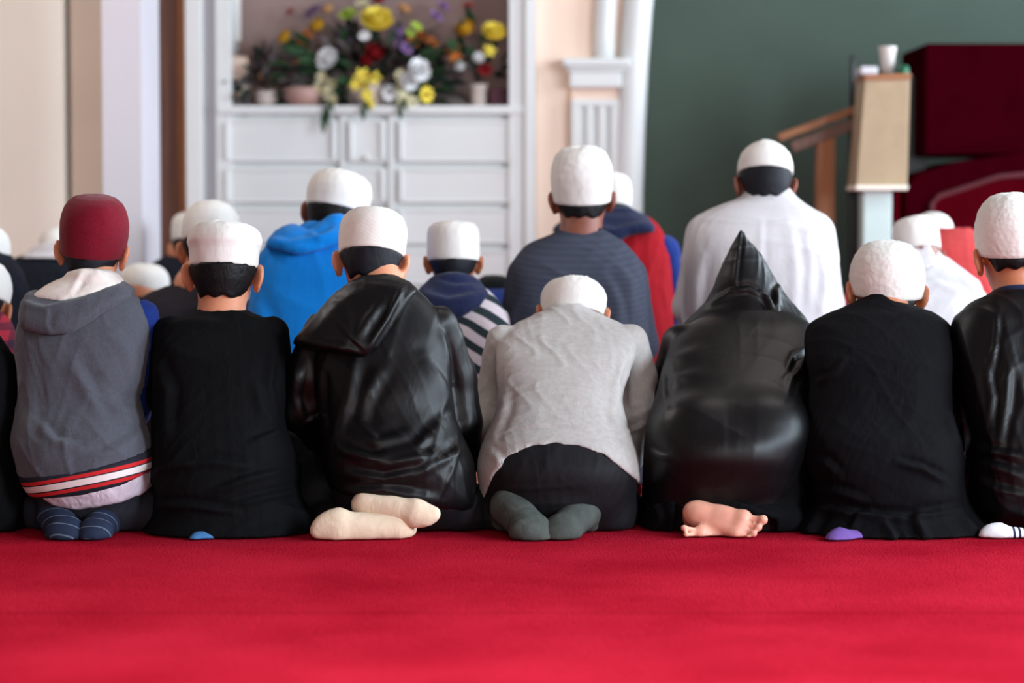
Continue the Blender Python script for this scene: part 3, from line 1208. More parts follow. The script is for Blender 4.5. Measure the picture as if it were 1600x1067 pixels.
# left: projecting cream wall, the pier's shadow as tan colour on the wall behind it, white pier, brown wood door in a frame
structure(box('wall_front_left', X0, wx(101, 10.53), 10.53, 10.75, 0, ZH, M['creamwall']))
structure(box('wall_front_shadow_tone', wx(95, 10.3), wx(270, 10.7), 10.56, 10.75, 0, ZH, M['shadowwall']))
structure(box('trim_1', wx(161, 9.3), wx(222, 9.3), 9.3, 9.78, 0, ZH, M['offwhite']))      # pier
dY = 10.45
d = structure(box('door_1', wx(246, dY), wx(281, dY), dY, dY + .05, 0, ZH - .05, M['brownwood']))
structure(box('trim_2', wx(281, dY - .02), wx(296, dY - .02), dY - .04, dY + .1, 0, ZH - .05, M['amberwood']))
# peach wall around cabinet and up to the arch
structure(box('wall_front_peach', wx(280, 10.75), wx(840, 10.75), 10.68, 10.75, 0, ZH, M['peach']))
structure(box('wall_front_pier', wx(837, 10.42), wx(985, 10.42), 10.42, 10.75, 0, ZH, M['peach']))
structure(box('wall_front_green', wx(960, 11.1), X1, 11.1, 11.2, 0, ZH, M['green']))
structure(box('wall_front_return', X1 - .05, X1 + .1, 10.7, 11.2, 0, ZH, M['creamwall']))

# ---- arch: pilaster with flutes, capital, half-round arch moulding and bright inner jamb
PY = 10.38
pil = structure(empty('trim_3', (wx(932, PY), PY, 0)))
pil['label'] = 'white fluted pilaster with moulded capital beside the arch'
pb = (wx(932, PY), PY, 0)
zc0 = wz(155, PY)
zc1 = wz(92, PY)
box('shaft_core', wx(893, PY), wx(972, PY), PY + .015, PY + .2, 0, zc0, M['whitepaint'], pil, pb)
fl = [893, 906, 916, 925, 935, 944, 954, 972]
for i in range(0, 8, 2):
    box('fillet', wx(fl[i], PY), wx(fl[i + 1], PY), PY - .005, PY + .03, 0, zc0 - .03, M['whitepaint'], pil, pb, .003)
box('shaft_head', wx(893, PY), wx(972, PY), PY - .005, PY + .03, zc0 - .03, zc0, M['whitepaint'], pil, pb, .003)
box('neck_band', wx(893, PY), wx(972, PY), PY + .01, PY + .2, zc0, wz(137, PY), M['peach'], pil, pb)
bm = bmesh.new()
for (z0, z1, e) in ((wz(137, PY), wz(112, PY), 0), (wz(112, PY), wz(104, PY), .012), (wz(104, PY), zc1, .03)):
    bbox(bm, wx(890, PY) - e, wx(970, PY) + e, PY - .03 - e, PY + .2, z0, z1)
bm_obj('capital', bm, M['whitepaint'], pil, pb, False, .006)


def arch_trim(name, pts, rad, mat, Yc):
    """half-round moulding following a picture polyline"""
    P, Fc = [], []
    n = 12
    W = [at(a, b, Yc) for a, b in pts]
    for i, p in enumerate(W):
        a, b = W[max(i - 1, 0)], W[min(i + 1, len(W) - 1)]
        t = (b - a) / np.linalg.norm(b - a)
        s = np.array([t[2], 0, -t[0]])
        for j in range(n):
            an = 2 * math.pi * j / n
            P.append(p + s * math.cos(an) * rad + np.array([0, math.sin(an) * rad * .8, 0]))
    for i in range(len(W) - 1):
        for j in range(n):
            k = (j + 1) % n
            Fc.append((i * n + j, i * n + k, (i + 1) * n + k, (i + 1) * n + j))
    Fc.append(tuple(range(n)))
    Fc.append(tuple((len(W) - 1) * n + j for j in range(n))[::-1])
    return structure(link_mesh(name, P, Fc, mat))


arch_trim('trim_4', [(945, 96), (945, 40), (948, -10), (956, -60), (970, -120)], .045, M['whitepaint'], PY + .02)
arch_trim('trim_5', [(982, 880), (982, 500), (982, 300), (985, 200), (990, 100), (996, 20), (1001, -30), (1010, -90), (1024, -150)], .062, M['whitepaint'], PY + .02)

# ---- white built-in cabinet
CY = 10.35
cz = wz(165, CY)
cb = (wx(563, CY), CY, 0)
cab = empty('cabinet', cb)
tagit(cab, 'large white built-in cabinet with rows of drawers below an open shelf niche', 'cabinet')
W = M['whitepaint']
for a, b in ((292, 318), (820, 836)):
    box('outer_stile', wx(a, CY), wx(b, CY), CY - .03, CY + .32, 0, ZH - .3, W, cab, cb, .004)
box('inner_stile', wx(338, CY), wx(362, CY), CY, CY + .3, 0, ZH - .3, W, cab, cb, .003)
box('inner_stile', wx(795, CY), wx(821, CY), CY - .01, CY + .3, 0, ZH - .3, W, cab, cb, .003)
box('side_filler', wx(316, CY), wx(340, CY), CY + .06, CY + .3, 0, ZH - .3, M['offwhite'], cab, cb)
box('niche_back', wx(355, CY), wx(800, CY), CY + .29, CY + .32, cz, ZH - .3, M['shelfback'], cab, cb)
box('shelf_board', wx(340, CY), wx(820, CY), CY - .02, CY + .3, cz - .035, cz, W, cab, cb, .004)
box('carcass', wx(345, CY), wx(812, CY), CY + .03, CY + .3, 0, cz - .035, W, cab, cb)
box('top_rail', wx(340, CY), wx(820, CY), CY - .01, CY + .3, ZH - .75, ZH - .3, W, cab, cb, .004)
box('white_strip', wx(362, CY + .2), wx(376, CY + .2), CY + .22, CY + .25, wz(58, CY), ZH - .8, M['ceilpaint'], cab, cb)  # plain matt white strip, upper left of the niche
box('side_ledge', wx(362, CY), wx(388, CY + .1), CY + .1, CY + .29, cz, wz(86, CY), M['peach'], cab, cb)
cols = [(345, 531), (539, 607), (617, 807)]
ys = [183, 258, 322, 386, 450, 514, 578]
for (a, b) in ((531, 539), (607, 617)):
    box('divider', wx(a, CY), wx(b, CY), CY - .004, CY + .05, 0, cz - .04, W, cab, cb, .002)
for r in range(len(ys) - 1):
    for ci, (a, b) in enumerate(cols):
        z1, z0 = wz(ys[r] + 4, CY), wz(ys[r + 1] - 4, CY)
        xa, xb = wx(a + 2, CY), wx(b - 2, CY)
        dr = box('drawer', xa, xb, CY + .004, CY + .03, z0, z1, W, cab, cb, .003)
        ww = .018
        for q in (xa + .012, xb - .012 - ww):
            box('bead', q, q + ww, CY - .012, CY + .006, z0 + .015, z1 - .012, W, dr, cb, .004)
        for q in (z0 + .004, z1 - .014):
            box('bead', xa + .012, xb - .012, CY - .002, CY + .006, q, q + .010, W, dr, cb, .002)
        if ci == 1:
            bm = bmesh.new()
            bmesh.ops.create_uvsphere(bm, u_segments=10, v_segments=6, radius=.012)
            bmesh.ops.translate(bm, verts=bm.verts, vec=((xa + xb) / 2, CY - .012, z0 + .02))
            bm_obj('knob', bm, M['ceilpaint'], dr, cb, True)

# ---- minbar side: wooden rail, thin black pole, lectern box on a post, red velvet steps
mY = 9.9
rb = (wx(1285, mY), mY, 0)
rail = empty('handrail', rb)
tagit(rail, 'sloping orange-brown wooden handrail on a square post by the green wall', 'handrail')


def slope_board(name, a, b, th, y0, y1, mat, par, bs, Y):
    p, q = at(a[0], a[1], Y), at(b[0], b[1], Y)
    t = np.array([q[0] - p[0], q[2] - p[2]])
    t /= np.linalg.norm(t)
    n = np.array([t[1], -t[0]]) * th
    pts = [(p[0], p[2]), (q[0], q[2]), (q[0] + n[0], q[2] + n[1]), (p[0] + n[0], p[2] + n[1])]
    return prism(name, pts, y0, y1, mat, par, bs, .003)


slope_board('rail_top', (1214, 210), (1342, 163), .03, mY - .05, mY + .05, M['railwood'], rail, rb, mY)
slope_board('rail_moulding', (1234, 222), (1342, 181), .045, mY - .035, mY + .035, M['brownwood'], rail, rb, mY)
box('rail_post', wx(1275, mY), wx(1303, mY), mY - .03, mY + .04, 0, wz(205, mY), M['amberwood'], rail, rb, .004)
box('rail_post', wx(1326, mY), wx(1340, mY), mY - .02, mY + .04, 0, wz(170, mY), M['darkmetal'], rail, rb, .004)
pole = lathe('microphone_stand', [(.011, wz(182, mY)), (.011, wz(88, mY)), (.006, wz(86, mY))], M['darkmetal'], None, (0, 0, 0), 12)
pole.location = (wx(1331, mY), mY + .01, 0)
tagit(pole, 'thin black upright pole above the end of the wooden handrail', 'pole')
lY = 9.6
lb = (wx(1375, lY), lY, 0)
lec = empty('lectern', lb)
tagit(lec, 'tall pale tan lectern box on a mint green post beside the red steps', 'lectern')
pts = [at(*p, lY)[[0, 2]] for p in ((1350, 124), (1421, 122), (1416, 294), (1336, 294))]
prism('box_front', pts, lY - .02, lY + .22, M['chip'], lec, lb, .005)
pts = [at(*p, lY)[[0, 2]] for p in ((1348, 118), (1422, 115), (1421, 124), (1350, 126))]
prism('box_top', pts, lY - .03, lY + .24, M['railwood'], lec, lb, .004)
pts = [at(*p, lY)[[0, 2]] for p in ((1335, 290), (1417, 290), (1416, 297), (1335, 297))]
prism('box_ledge', pts, lY - .04, lY + .22, M['creamwall'], lec, lb, .003)
box('post', wx(1350, lY), wx(1395, lY), lY + .02, lY + .14, 0, wz(297, lY), M['mint'], lec, lb, .006)
box('post_edging', wx(1396, lY), wx(1408, lY), lY + .03, lY + .12, 0, wz(297, lY), M['velvet2'], lec, lb, .004)
lt = wz(116, lY)
cup = empty('paper_cup', (wx(1389, lY), lY + .07, lt))
tagit(cup, 'white paper cup standing on top of the tan lectern', 'cup')
lathe('cup_wall', [(.021, .002), (.022, 0), (.034, .105), (.037, .108), (.037, .112), (.032, .112), (.021, .006)], M['ceilpaint'], cup, (0, 0, 0), 24, cap_top=False)
lathe('cup_base', [(.0215, .003), (.0215, .008)], M['ceilpaint'], cup, (0, 0, 0), 24)
tb = box('tissue_box', wx(1345, lY), wx(1371, lY), lY + .02, lY + .16, lt, wz(103, lY), M['offwhite'], None, (0, 0, 0), .006)
tagit(tb, 'small pale box lying on the left end of the lectern top', 'box')
gb = lathe('green_cap_jar', [(.022, 0), (.024, .004), (.024, .026), (.02, .03), (.02, .036), (.012, .038)], plain('green_plastic', (24, 90, 60), .4), None, (0, 0, 0), 20)
gb.location = (wx(1413, lY), lY + .05, lt)
tagit(gb, 'small green jar beside the cup on the lectern', 'jar')
# velvet covered steps
sY = 9.75
sb = (wx(1540, sY), sY, 0)
st = empty('velvet_pulpit', sb)
tagit(st, 'dark red velvet covered pulpit at the right, with a braided panel outline', 'pulpit')
box('upper_block', wx(1450, sY), X1 - .6, sY + .1, sY + .7, wz(242, sY), wz(65, sY), M['velvet'], st, sb, .012)
box('back_panel', wx(1418, sY), wx(1470, sY), sY + .35, sY + .6, 0, wz(110, sY), M['darkmetal'], st, sb)
pp = [at(*p, sY)[[0, 2]] for p in ((1412, 600), (1412, 300), (1432, 272), (1500, 252), (1600, 238), (1700, 245), (1780, 270), (1780, 600))]
pp = [(p[0], max(p[1], 0)) for p in pp]
prism('side_panel', pp, sY, sY + .6, M['velvet'], st, sb, .012)
ip = [at(*p, sY)[[0, 2]] for p in ((1456, 600), (1456, 318), (1468, 306), (1562, 276), (1640, 270), (1730, 300), (1730, 600))]
ip = [(p[0], max(p[1], 0.01)) for p in ip]
prism('inset_panel', ip, sY - .012, sY + .02, M['velvet2'], st, sb, .006)
bp = [(1456, 590), (1456, 318), (1468, 306), (1562, 276), (1640, 270), (1730, 300)]
Wp = [at(a, b, sY - .014) for a, b in bp]
P, Fc = [], []
for i, p in enumerate(Wp):
    a_, b_ = Wp[max(i - 1, 0)], Wp[min(i + 1, len(Wp) - 1)]
    t_ = (b_ - a_) / np.linalg.norm(b_ - a_)
    s_ = np.array([t_[2], 0, -t_[0]])
    for j in range(8):
        an = 2 * math.pi * j / 8
        P.append(p + s_ * math.cos(an) * .011 + np.array([0, math.sin(an) * .008, 0]))
for i in range(len(Wp) - 1):
    for j in range(8):
        k = (j + 1) % 8
        Fc.append((i * 8 + j, i * 8 + k, (i + 1) * 8 + k, (i + 1) * 8 + j))
link_mesh('braid_trim', P, Fc, M['braid'], st, sb)

# ------------------------------------------------------------------ flowers on the shelf
FM = {k: plain('petal_' + k, c, .7, .2, .08, 30) for k, c in dict(yellow=(236, 214, 84), amber=(204, 156, 40), orange=(204, 118, 54), red=(140, 26, 32), white=(240, 240, 240),
      cream=(226, 220, 184), purple=(150, 116, 170), mauve=(110, 86, 120), rose=(160, 80, 76), lime=(160, 184, 70), peach=(206, 160, 112)).items()}
M['leaf'] = plain('leaf_green', (44, 72, 44), .6, .3, .25, 20)
M['leafd'] = plain('leaf_dark_green', (30, 46, 38), .6, .3, .25, 20)
M['leafg'] = plain('dried_leaf_grey', (86, 78, 76), .7, .2, .2, 20)
M['basket'] = plain('pale_ceramic', (206, 190, 182), .5, .4)
MESH = {}


def petal_mesh(key, n, length, width, curl, layers):
    """a bloom: layered rings of cupped petals round a small heart"""
    if key in MESH:
        return MESH[key]
    P, Fc = [], []
    rs = random.Random(len(key) * 7 + n)
    for L in range(layers):
        el = math.radians(12 + 62 * L / max(1, layers - 1)) if layers > 1 else math.radians(25)
        ln = length * (1 - .35 * L / layers)
        for i in range(n):
            a = 2 * math.pi * (i + .5 * L) / n + rs.uniform(-.1, .1)
            b0 = len(P)
            ss = 5
            for q in range(ss):
                t = q / (ss - 1)
                r = ln * t
                e = el + curl * (t - .3)
                wd = width * math.sin(math.pi * (.12 + .80 * t)) * (1 - .2 * L / layers)
                rr, zz = r * math.cos(e), r * math.sin(e)
                for s in (-1, 0, 1):
                    lx, ly = rr, s * wd * .5
                    zc = zz + (abs(s)) * wd * .18
                    P.append((lx * math.cos(a) - ly * math.sin(a), lx * math.sin(a) + ly * math.cos(a), zc))
            for q in range(ss - 1):
                for s in range(2):
                    i0 = b0 + q * 3 + s
                    Fc.append((i0, i0 + 1, i0 + 4, i0 + 3))
    b0 = len(P)
    for j in range(4):
        for i in range(8):
            th = math.pi * .5 * j / 3
            an = 2 * math.pi * i / 8
            r = length * .16 * math.cos(th) + .0005
            P.append((r * math.cos(an), r * math.sin(an), length * .16 * math.sin(th)))
    for j in range(3):
        for i in range(8):
            k = (i + 1) % 8
            Fc.append((b0 + j * 8 + i, b0 + j * 8 + k, b0 + (j + 1) * 8 + k, b0 + (j + 1) * 8 + i))
    me = bpy.data.meshes.new(key)
    me.from_pydata(P, [], Fc)
    for p in me.polygons:
        p.use_smooth = True
    MESH[key] = me
    return me


def leaf_mesh(key, L, Wd, bend, mat):
    if key in MESH:
        return MESH[key]
    P, Fc = [], []
    n = 7
    for q in range(n):
        t = q / (n - 1)
        wd = Wd * math.sin(math.pi * min(1, .04 + .96 * t) ** .8) * .5 + .0004
        x = L * t
        z = -bend * t * t
        for s in (-1, 0, 1):
            P.append((x, s * wd, z + abs(s) * wd * .3))
    for q in range(n - 1):
        for s in range(2):
            i0 = q * 3 + s
            Fc.append((i0, i0 + 1, i0 + 4, i0 + 3))
    me = bpy.data.meshes.new(key)
    me.from_pydata(P, [], Fc)
    for p in me.polygons:
        p.use_smooth = True
    me.materials.append(mat)
    MESH[key] = me
    return me


def inst(name, me, parent, base, loc, rot, sc=1.0, mat=None):
    if mat is not None:
        k = me.name + mat.name
        if k not in MESH:
            m2 = me.copy()
            m2.materials.clear()
            m2.materials.append(mat)
            MESH[k] = m2
        me = MESH[k]
    o = bpy.data.objects.new(name, me)
    COL.objects.link(o)
    o.parent = parent
    o.location = Vector(loc) - Vector(base)
    o.rotation_euler = rot
    o.scale = (sc, sc, sc)
    return o


def stem(parent, base, a, b, mat, r=.0025):
    P, Fc = [], []
    a, b = np.array(a), np.array(b)
    n = 6
    for i in range(n):
        t = i / (n - 1)
        p = a + (b - a) * t + np.array([0, 0, .03 * math.sin(math.pi * t)])
        for j in range(5):
            an = 2 * math.pi * j / 5
            P.append(p + np.array([math.cos(an) * r, math.sin(an) * r, 0]))
    for i in range(n - 1):
        for j in range(5):
            k = (j + 1) % 5
            Fc.append((i * 5 + j, i * 5 + k, (i + 1) * 5 + k, (i + 1) * 5 + j))
    return link_mesh('stem', P, Fc, mat, parent, base)


DAH = petal_mesh('dahlia', 13, .075, .04, .5, 4)
LIL = petal_mesh('lily', 6, .07, .034, -.5, 1)
ROS = petal_mesh('rose', 7, .045, .045, .9, 4)
DAI = petal_mesh('daisy', 9, .03, .016, .2, 2)
rl = random.Random(3)


def bouquet(name, label, xc, vase_prof, flowers, nleaf, spread, zlo, zhi, leafmats, trail=()):
    fy = CY + .10
    b = (wx(xc, fy), fy, cz)
    e = empty(name, b)
    tagit(e, label, 'flowers', 'flower arrangements in the shelf niche')
    lathe('vase', vase_prof, M['basket'], e, (0, 0, 0), 24, cap_top=True)
    o = np.array(b) + np.array([0, 0, vase_prof[-1][1]])
    for (px, py, me, col, sc, dy) in flowers:
        p = at(px, py, fy + dy)
        dv = p - o
        dv = dv + np.array([0, -.22, .05])
        q = Vector(dv).to_track_quat('Z', 'Y').to_euler()
        f = inst('flower', me, e, b, p, q, sc, FM[col])
        stem(e, b, o, p, M['leafd'])
    for i in range(nleaf):
        a = rl.uniform(-1, 1)
        px = xc + spread * a
        py = rl.uniform(zlo, zhi) + 35 * abs(a)
        p = at(px, py, fy + rl.uniform(-.07, .13))
        p[2] = max(p[2], cz + .012)
        p[1] = min(p[1], CY + .2)
        m = leafmats[i % len(leafmats)]
        me = leaf_mesh('leaf_' + m, .12, .046, .03, M[m])
        dv = p - o
        q = Vector((dv[0], -abs(dv[1]) * .5 - .1, dv[2] + rl.uniform(-.08, .12))).to_track_quat('X', 'Z').to_euler()
        q = (q.to_quaternion() @ Euler((rl.uniform(.3, 1.3) * rl.choice((-1, 1)), 0, 0)).to_quaternion()).to_euler()
        inst('leaf', me, e, b, p, q, rl.uniform(.6, 1.15))
    for (px, py) in trail:
        p = at(px, py, CY - .05)
        me = leaf_mesh('leaf_leaf', .12, .036, .03, M['leaf'])
        stem(e, b, np.array([p[0], CY - .028, cz + .02]), p + np.array([0, 0, .02]), M['leafd'], .002)
        inst('leaf', me, e, b, p + np.array([0, 0, .03]), (0, math.radians(75), math.radians(-90 + rl.uniform(-40, 40))), .55)
        inst('leaf', me, e, b, p + np.array([.01, 0, .05]), (math.radians(60), math.radians(60), math.radians(-60)), .45)
    return e


fl = [(588, 40, DAH, 'yellow', 1.15, -.10), (590, 4, ROS, 'red', 1.0, -.02), (585, 88, ROS, 'red', 1.3, -.08), (574, 98, ROS, 'red', .9, -.1),
      (516, 96, DAH, 'white', .85, -.08), (650, 112, DAH, 'white', .85, -.1), (636, 128, DAH, 'white', .7, -.1),
      (566, 118, LIL, 'yellow', .55, -.12), (584, 122, LIL, 'yellow', .5, -.12), (556, 132, LIL, 'yellow', .45, -.12), (570, 134, ROS, 'yellow', .5, -.12), (574, 148, LIL, 'yellow', .45, -.13), (578, 162, LIL, 'yellow', .4, -.13), (664, 148, DAI, 'yellow', 1.4, -.1),
      (655, 62, ROS, 'orange', .9, 0), (676, 68, LIL, 'orange', .6, 0), (644, 66, LIL, 'orange', .5, 0), (450, 62, ROS, 'amber', 1.0, 0), (500, 46, ROS, 'amber', 1.1, 0), (478, 60, LIL, 'orange', .9, 0),
      (455, 20, DAI, 'rose', 1.0, .03), (490, 20, LIL, 'mauve', .9, .03), (515, 20, ROS, 'peach', .9, .03), (690, 12, DAI, 'purple', 1.3, .03), (680, 28, DAI, 'purple', 1.3, 0), (634, 78, DAI, 'purple', 1.1, -.05), (624, 50, DAI, 'purple', 1.0, -.05), (620, 62, LIL, 'mauve', .9, 0), (545, 56, LIL, 'mauve', 1.0, 0),
      (630, 20, ROS, 'peach', .9, .02), (545, 26, DAI, 'lime', 1.6, -.05), (650, 42, LIL, 'lime', .5, -.05), (640, 52, LIL, 'lime', .4, -.05), (566, 8, DAI, 'cream', 1.2, -.03), (570, 58, DAI, 'white', 1.0, -.12),
      (504, 122, DAI, 'cream', 1.1, -.09), (520, 130, DAI, 'cream', 1.1, -.09), (498, 140, DAI, 'cream', 1.1, -.09), (514, 144, DAI, 'cream', 1.2, -.1), (520, 156, DAI, 'cream', 1.2, -.11), (626, 120, DAI, 'cream', 1.2, -.1), (626, 138, DAI, 'cream', 1.2, -.1), (608, 146, DAI, 'white', 1.3, -.1), (630, 156, DAI, 'cream', 1.3, -.11), (644, 160, DAI, 'cream', 1.1, -.11), (470, 88, LIL, 'peach', .9, 0)]
bouquet('flower_arrangement', 'large mixed flower arrangement with a yellow bloom at its centre', 575,
        [(.05, 0), (.09, .02), (.1, .07), (.085, .10)], fl, 270, 125, 45, 152, ['leaf', 'leafd', 'leaf', 'leafg'], [(506, 186), (512, 176), (568, 176), (626, 174), (505, 196)])
fl = [(728, 52, ROS, 'amber', 1.3, -.05), (770, 56, DAH, 'yellow', .85, -.08), (764, 80, LIL, 'yellow', .5, -.08), (706, 74, LIL, 'orange', .55, -.05), (712, 90, LIL, 'orange', .5, -.06), (748, 94, ROS, 'white', .8, -.08), (720, 106, ROS, 'white', .7, -.07), (732, 12, DAI, 'rose', 1.2, 0), (758, 110, DAI, 'red', 1.2, -.03)]
bouquet('small_bouquet', 'small bouquet of yellow and orange flowers in a white vase', 748,
        [(.03, 0), (.034, .01), (.036, .085), (.042, .095)], fl, 26, 38, 30, 110, ['leaf', 'leafd'])
fl = [(402, 100, DAI, 'mauve', .7, 0), (425, 92, DAI, 'mauve', .7, .02), (410, 120, DAI, 'peach', .6, -.02)]
bouquet('dried_plant', 'dusky grey dried plant at the left end of the shelf', 418,
        [(.035, 0), (.05, .02), (.05, .06), (.04, .07)], fl, 46, 40, 80, 140, ['leafg', 'leafd', 'leafg'])
pot = lathe('ceramic_pot', [(.05, 0), (.075, .01), (.09, .05), (.09, .075), (.08, .08)], plain('dusty_pink_ceramic', (176, 140, 130), .5), None, (0, 0, 0), 24)
pot.location = (wx(478, CY + .16), CY + .06, cz)
tagit(pot, 'dusty pink bowl on the shelf left of the large flower arrangement', 'pot')
bx_ = box('maroon_box', wx(766, CY), wx(793, CY), CY + .05, CY + .2, cz, wz(137, CY), plain('maroon_card', (70, 22, 40), .6), None, (0, 0, 0), .004)
tagit(bx_, 'small dark maroon box at the right end of the shelf', 'box')

# ------------------------------------------------------------------ people: front row
HB = NT('striped_rib_band')


def hemband_mat():
    """rib band: navy with red, white, red stripes along its height (height in local z after slant)"""
    t = HB
    dp = t.n('ShaderNodeVectorMath', operation='DOT_PRODUCT')
    dp.inputs[1].default_value = (-0.19, 0.0, 1.0)
    t.l(t.tc.outputs['Object'], dp.inputs[0])
    mr = t.n('ShaderNodeMapRange')
    mr.inputs['From Min'].default_value = HBZ[0]
    mr.inputs['From Max'].default_value = HBZ[1]
    t.l(dp.outputs['Value'], mr.inputs['Value'])
    nv, rd, wh = lin((16, 16, 32)), lin((196, 24, 30)), lin((228, 216, 214))
    r = t.ramp(mr.outputs[0], [(0, nv), (.24, rd), (.38, nv), (.43, wh), (.68, nv), (.73, rd), (.87, nv)], 'CONSTANT')
    t.l(r.outputs[0], t.b.inputs['Base Color'])
    t.b.inputs['Roughness'].default_value = .9
    t.bump(t.noise(400, 2).outputs[0], .3, .0015)
    return t.m


RES = .0062
# 1 — boy in grey hooded vest and maroon cap
sp = dict(label='boy in a maroon felt cap and grey hooded top with striped hem', res=RES, seed=11,
          rows=[(432, 118, 172, 6.36, .06), (446, 85, 192, 6.35, .075), (462, 58, 212, 6.34, .09), (482, 40, 226, 6.33, .105), (505, 29, 232, 6.32, .115), (545, 25, 231, 6.30, .125), (590, 29, 226, 6.28, .13),
                (630, 29, 218, 6.26, .135), (655, 25, 224, 6.24, .15), (690, 20, 235, 6.22, .17), (715, 26, 238, 6.21, .175), (750, 38, 238, 6.21, .17), (790, 60, 232, 6.22, .14), (826, 60, 225, 6.24, .12)],
          arms=[[(62, 500, 6.36, .045), (52, 600, 6.42, .043), (90, 690, 6.55, .035)], [(222, 495, 6.35, .046), (240, 590, 6.42, .044), (190, 690, 6.56, .035)]],
          arms_in=False, hem=[(-60, 768), (38, 753), (80, 749), (130, 742), (190, 727), (236, 710), (300, 678)], hemY=6.08,
          cap=dict(box=(98, 200, 404, 303), Y=6.44, pitch=-7, roll=5, kind='round', mat=M['capred'], lump=.012, crease=.001), hoff=.010, headpitch=12, mat=M['greyvest'], gname='vest', legmat=M['darkpants'],
          skin=M['skin2'], nape=-.07, hairmat=M['hairblue'], neck=(150, 445, 6.38), neckr=.05, wr=(.0045, .12, 21),
          folds=[([(110, 560), (140, 620), (165, 660)], 12, 9), ([(60, 660), (85, 690), (118, 696)], 8, 9), ([(150, 610), (190, 640), (230, 660)], 12, 8), ([(170, 700), (205, 685), (232, 672)], 8, 8),
                 ([(180, 520), (205, 560), (215, 600)], 12, 7), ([(130, 715), (180, 705), (215, 690)], 7, 6), ([(40, 560), (50, 640), (38, 690)], 12, 6)],
          feet=[((80, 794, 6.13), (108, 840, 5.99), (.15, -.8, .6), 1, False, 1.12), ((166, 798, 6.13), (140, 838, 5.99), (-.15, -.8, .6), -1, False, 1.12)], sock=M['socknavy'],
          legprims=[[(60, 800, 6.24, .05), (70, 800, 6.4, .055)], [(225, 800, 6.2, .055), (235, 790, 6.45, .06)]])
c1 = person(sp)
F = c1['F']
base = c1['base']
# ribbed hem band
za = line_z(F, [(-60, 764), (38, 745), (80, 741), (130, 734), (190, 719), (236, 702), (300, 670)], 6.08)
zb_ = line_z(F, [(-60, 800), (38, 781), (80, 778), (130, 772), (190, 758), (236, 738), (300, 705)], 6.08)
D = smax(smax(c1['T'] - .004, (F.z - za).astype(np.float32), .006), (zb_ - F.z).astype(np.float32), .006)
p_mid = at(130, 734, 6.08) - base
p_low = at(130, 772, 6.08) - base
HBZ = (p_low[2] - .19 * p_low[0] - .002, p_mid[2] - .19 * p_mid[0] + .002)
grow('hem_band', F, hemband_mat(), c1['root'], base, 1, D=D)
zc_ = line_z(F, [(-60, 800), (60, 770), (85, 788), (125, 795), (190, 784), (238, 768), (300, 760)], 6.12)
D = smax(smax(c1['T'] + .001, (F.z - zb_ - .01).astype(np.float32), .006), (zc_ - F.z).astype(np.float32), .006)
grow('shirt_tail', F, M['paleshirt'], c1['root'], base, 1, (.004, .08, 4), D=D)
D = np.maximum(c1['AR'], .0 - (c1['T'] + .01))
grow('sleeve', F, M['navyblue'], c1['root'], base, 2, (.003, .08, 4), D=c1['AR'])
hood_src = smin(c1['T'], c1['T'], 0)
layer(c1, 'hood', [(24, 500), (24, 455), (34, 448), (60, 462), (110, 462), (150, 452), (180, 438), (200, 452), (200, 466), (165, 488), (135, 510), (112, 521), (85, 524), (50, 519), (30, 514)], 6.22, .012, .022, M['greyvest'],
      folds=[([(26, 470), (70, 482), (130, 468), (185, 445)], 6, 7), ([(75, 482), (72, 505), (78, 522)], 4, 4)], src='T', soft=.03)
layer(c1, 'hood_lining', [(42, 466), (70, 438), (100, 424), (128, 417), (160, 421), (182, 434), (188, 446), (150, 462), (100, 472)], 6.26, .016, .016, M['cream'],
      folds=[([(130, 420), (118, 445), (108, 460)], 5, 5), ([(150, 425), (172, 438)], 5, 4)], src='T', soft=.03)

# 2 — boy in plain black robe
sp = dict(label='boy in a plain black robe and banded white cap, bare nape showing', res=RES, seed=12, skirt=True,
          rows=[(484, 309, 386, 6.34, .052), (489, 300, 394, 6.34, .06), (497, 276, 414, 6.33, .075), (510, 252, 430, 6.33, .09), (530, 242, 440, 6.32, .105), (560, 239, 446, 6.30, .12), (600, 238, 448, 6.28, .13),
                (650, 238, 446, 6.26, .145), (700, 238, 455, 6.23, .165), (740, 240, 462, 6.22, .18), (775, 242, 470, 6.22, .185), (800, 238, 488, 6.23, .20), (815, 228, 500, 6.24, .225), (826, 222, 505, 6.25, .24)],
          arms=[[(265, 520, 6.34, .045), (255, 620, 6.40, .045), (290, 700, 6.52, .036)], [(425, 520, 6.34, .045), (437, 620, 6.40, .045), (400, 700, 6.52, .036)]],
          cap=dict(box=(294, 406, 411, 343), Y=6.40, pitch=8, roll=1, kind='flare', lump=.016, crease=.0045), hoff=-.012, mat=M['black'], gname='robe', wr=(.0035, .13, 22),
          nape=-.068, neck=(346, 490, 6.36), neckr=.058, hairth=.007, skin=M['skin2'],
          folds=[([(260, 730), (330, 722), (390, 728)], 7, 8), ([(300, 722), (250, 735), (235, 760)], 8, 7), ([(330, 770), (380, 750), (440, 735)], 7, 9), ([(240, 790), (300, 790), (370, 800)], 6, 8), ([(400, 600), (410, 640), (430, 670)], 10, 7),
                 ([(395, 690), (420, 680), (445, 670)], 6, 7), ([(360, 790), (420, 775), (470, 765)], 6, 8), ([(440, 790), (470, 800), (500, 815)], 7, 7), ([(240, 560), (262, 610), (258, 680)], 10, 6), ([(430, 540), (420, 600), (436, 660)], 8, 7)],
          feet=[((405, 838, 6.13), (290, 845, 5.99), (0, -.6, .8), 1, False, .5), ((395, 815, 6.16), (375, 835, 6.06), (0, -.6, .8), -1, False, .9)], sock=M['sockblue'])
sp['folds'] = [(a, b, d * 1.7) for a, b, d in sp['folds']]
c2 = person(sp)

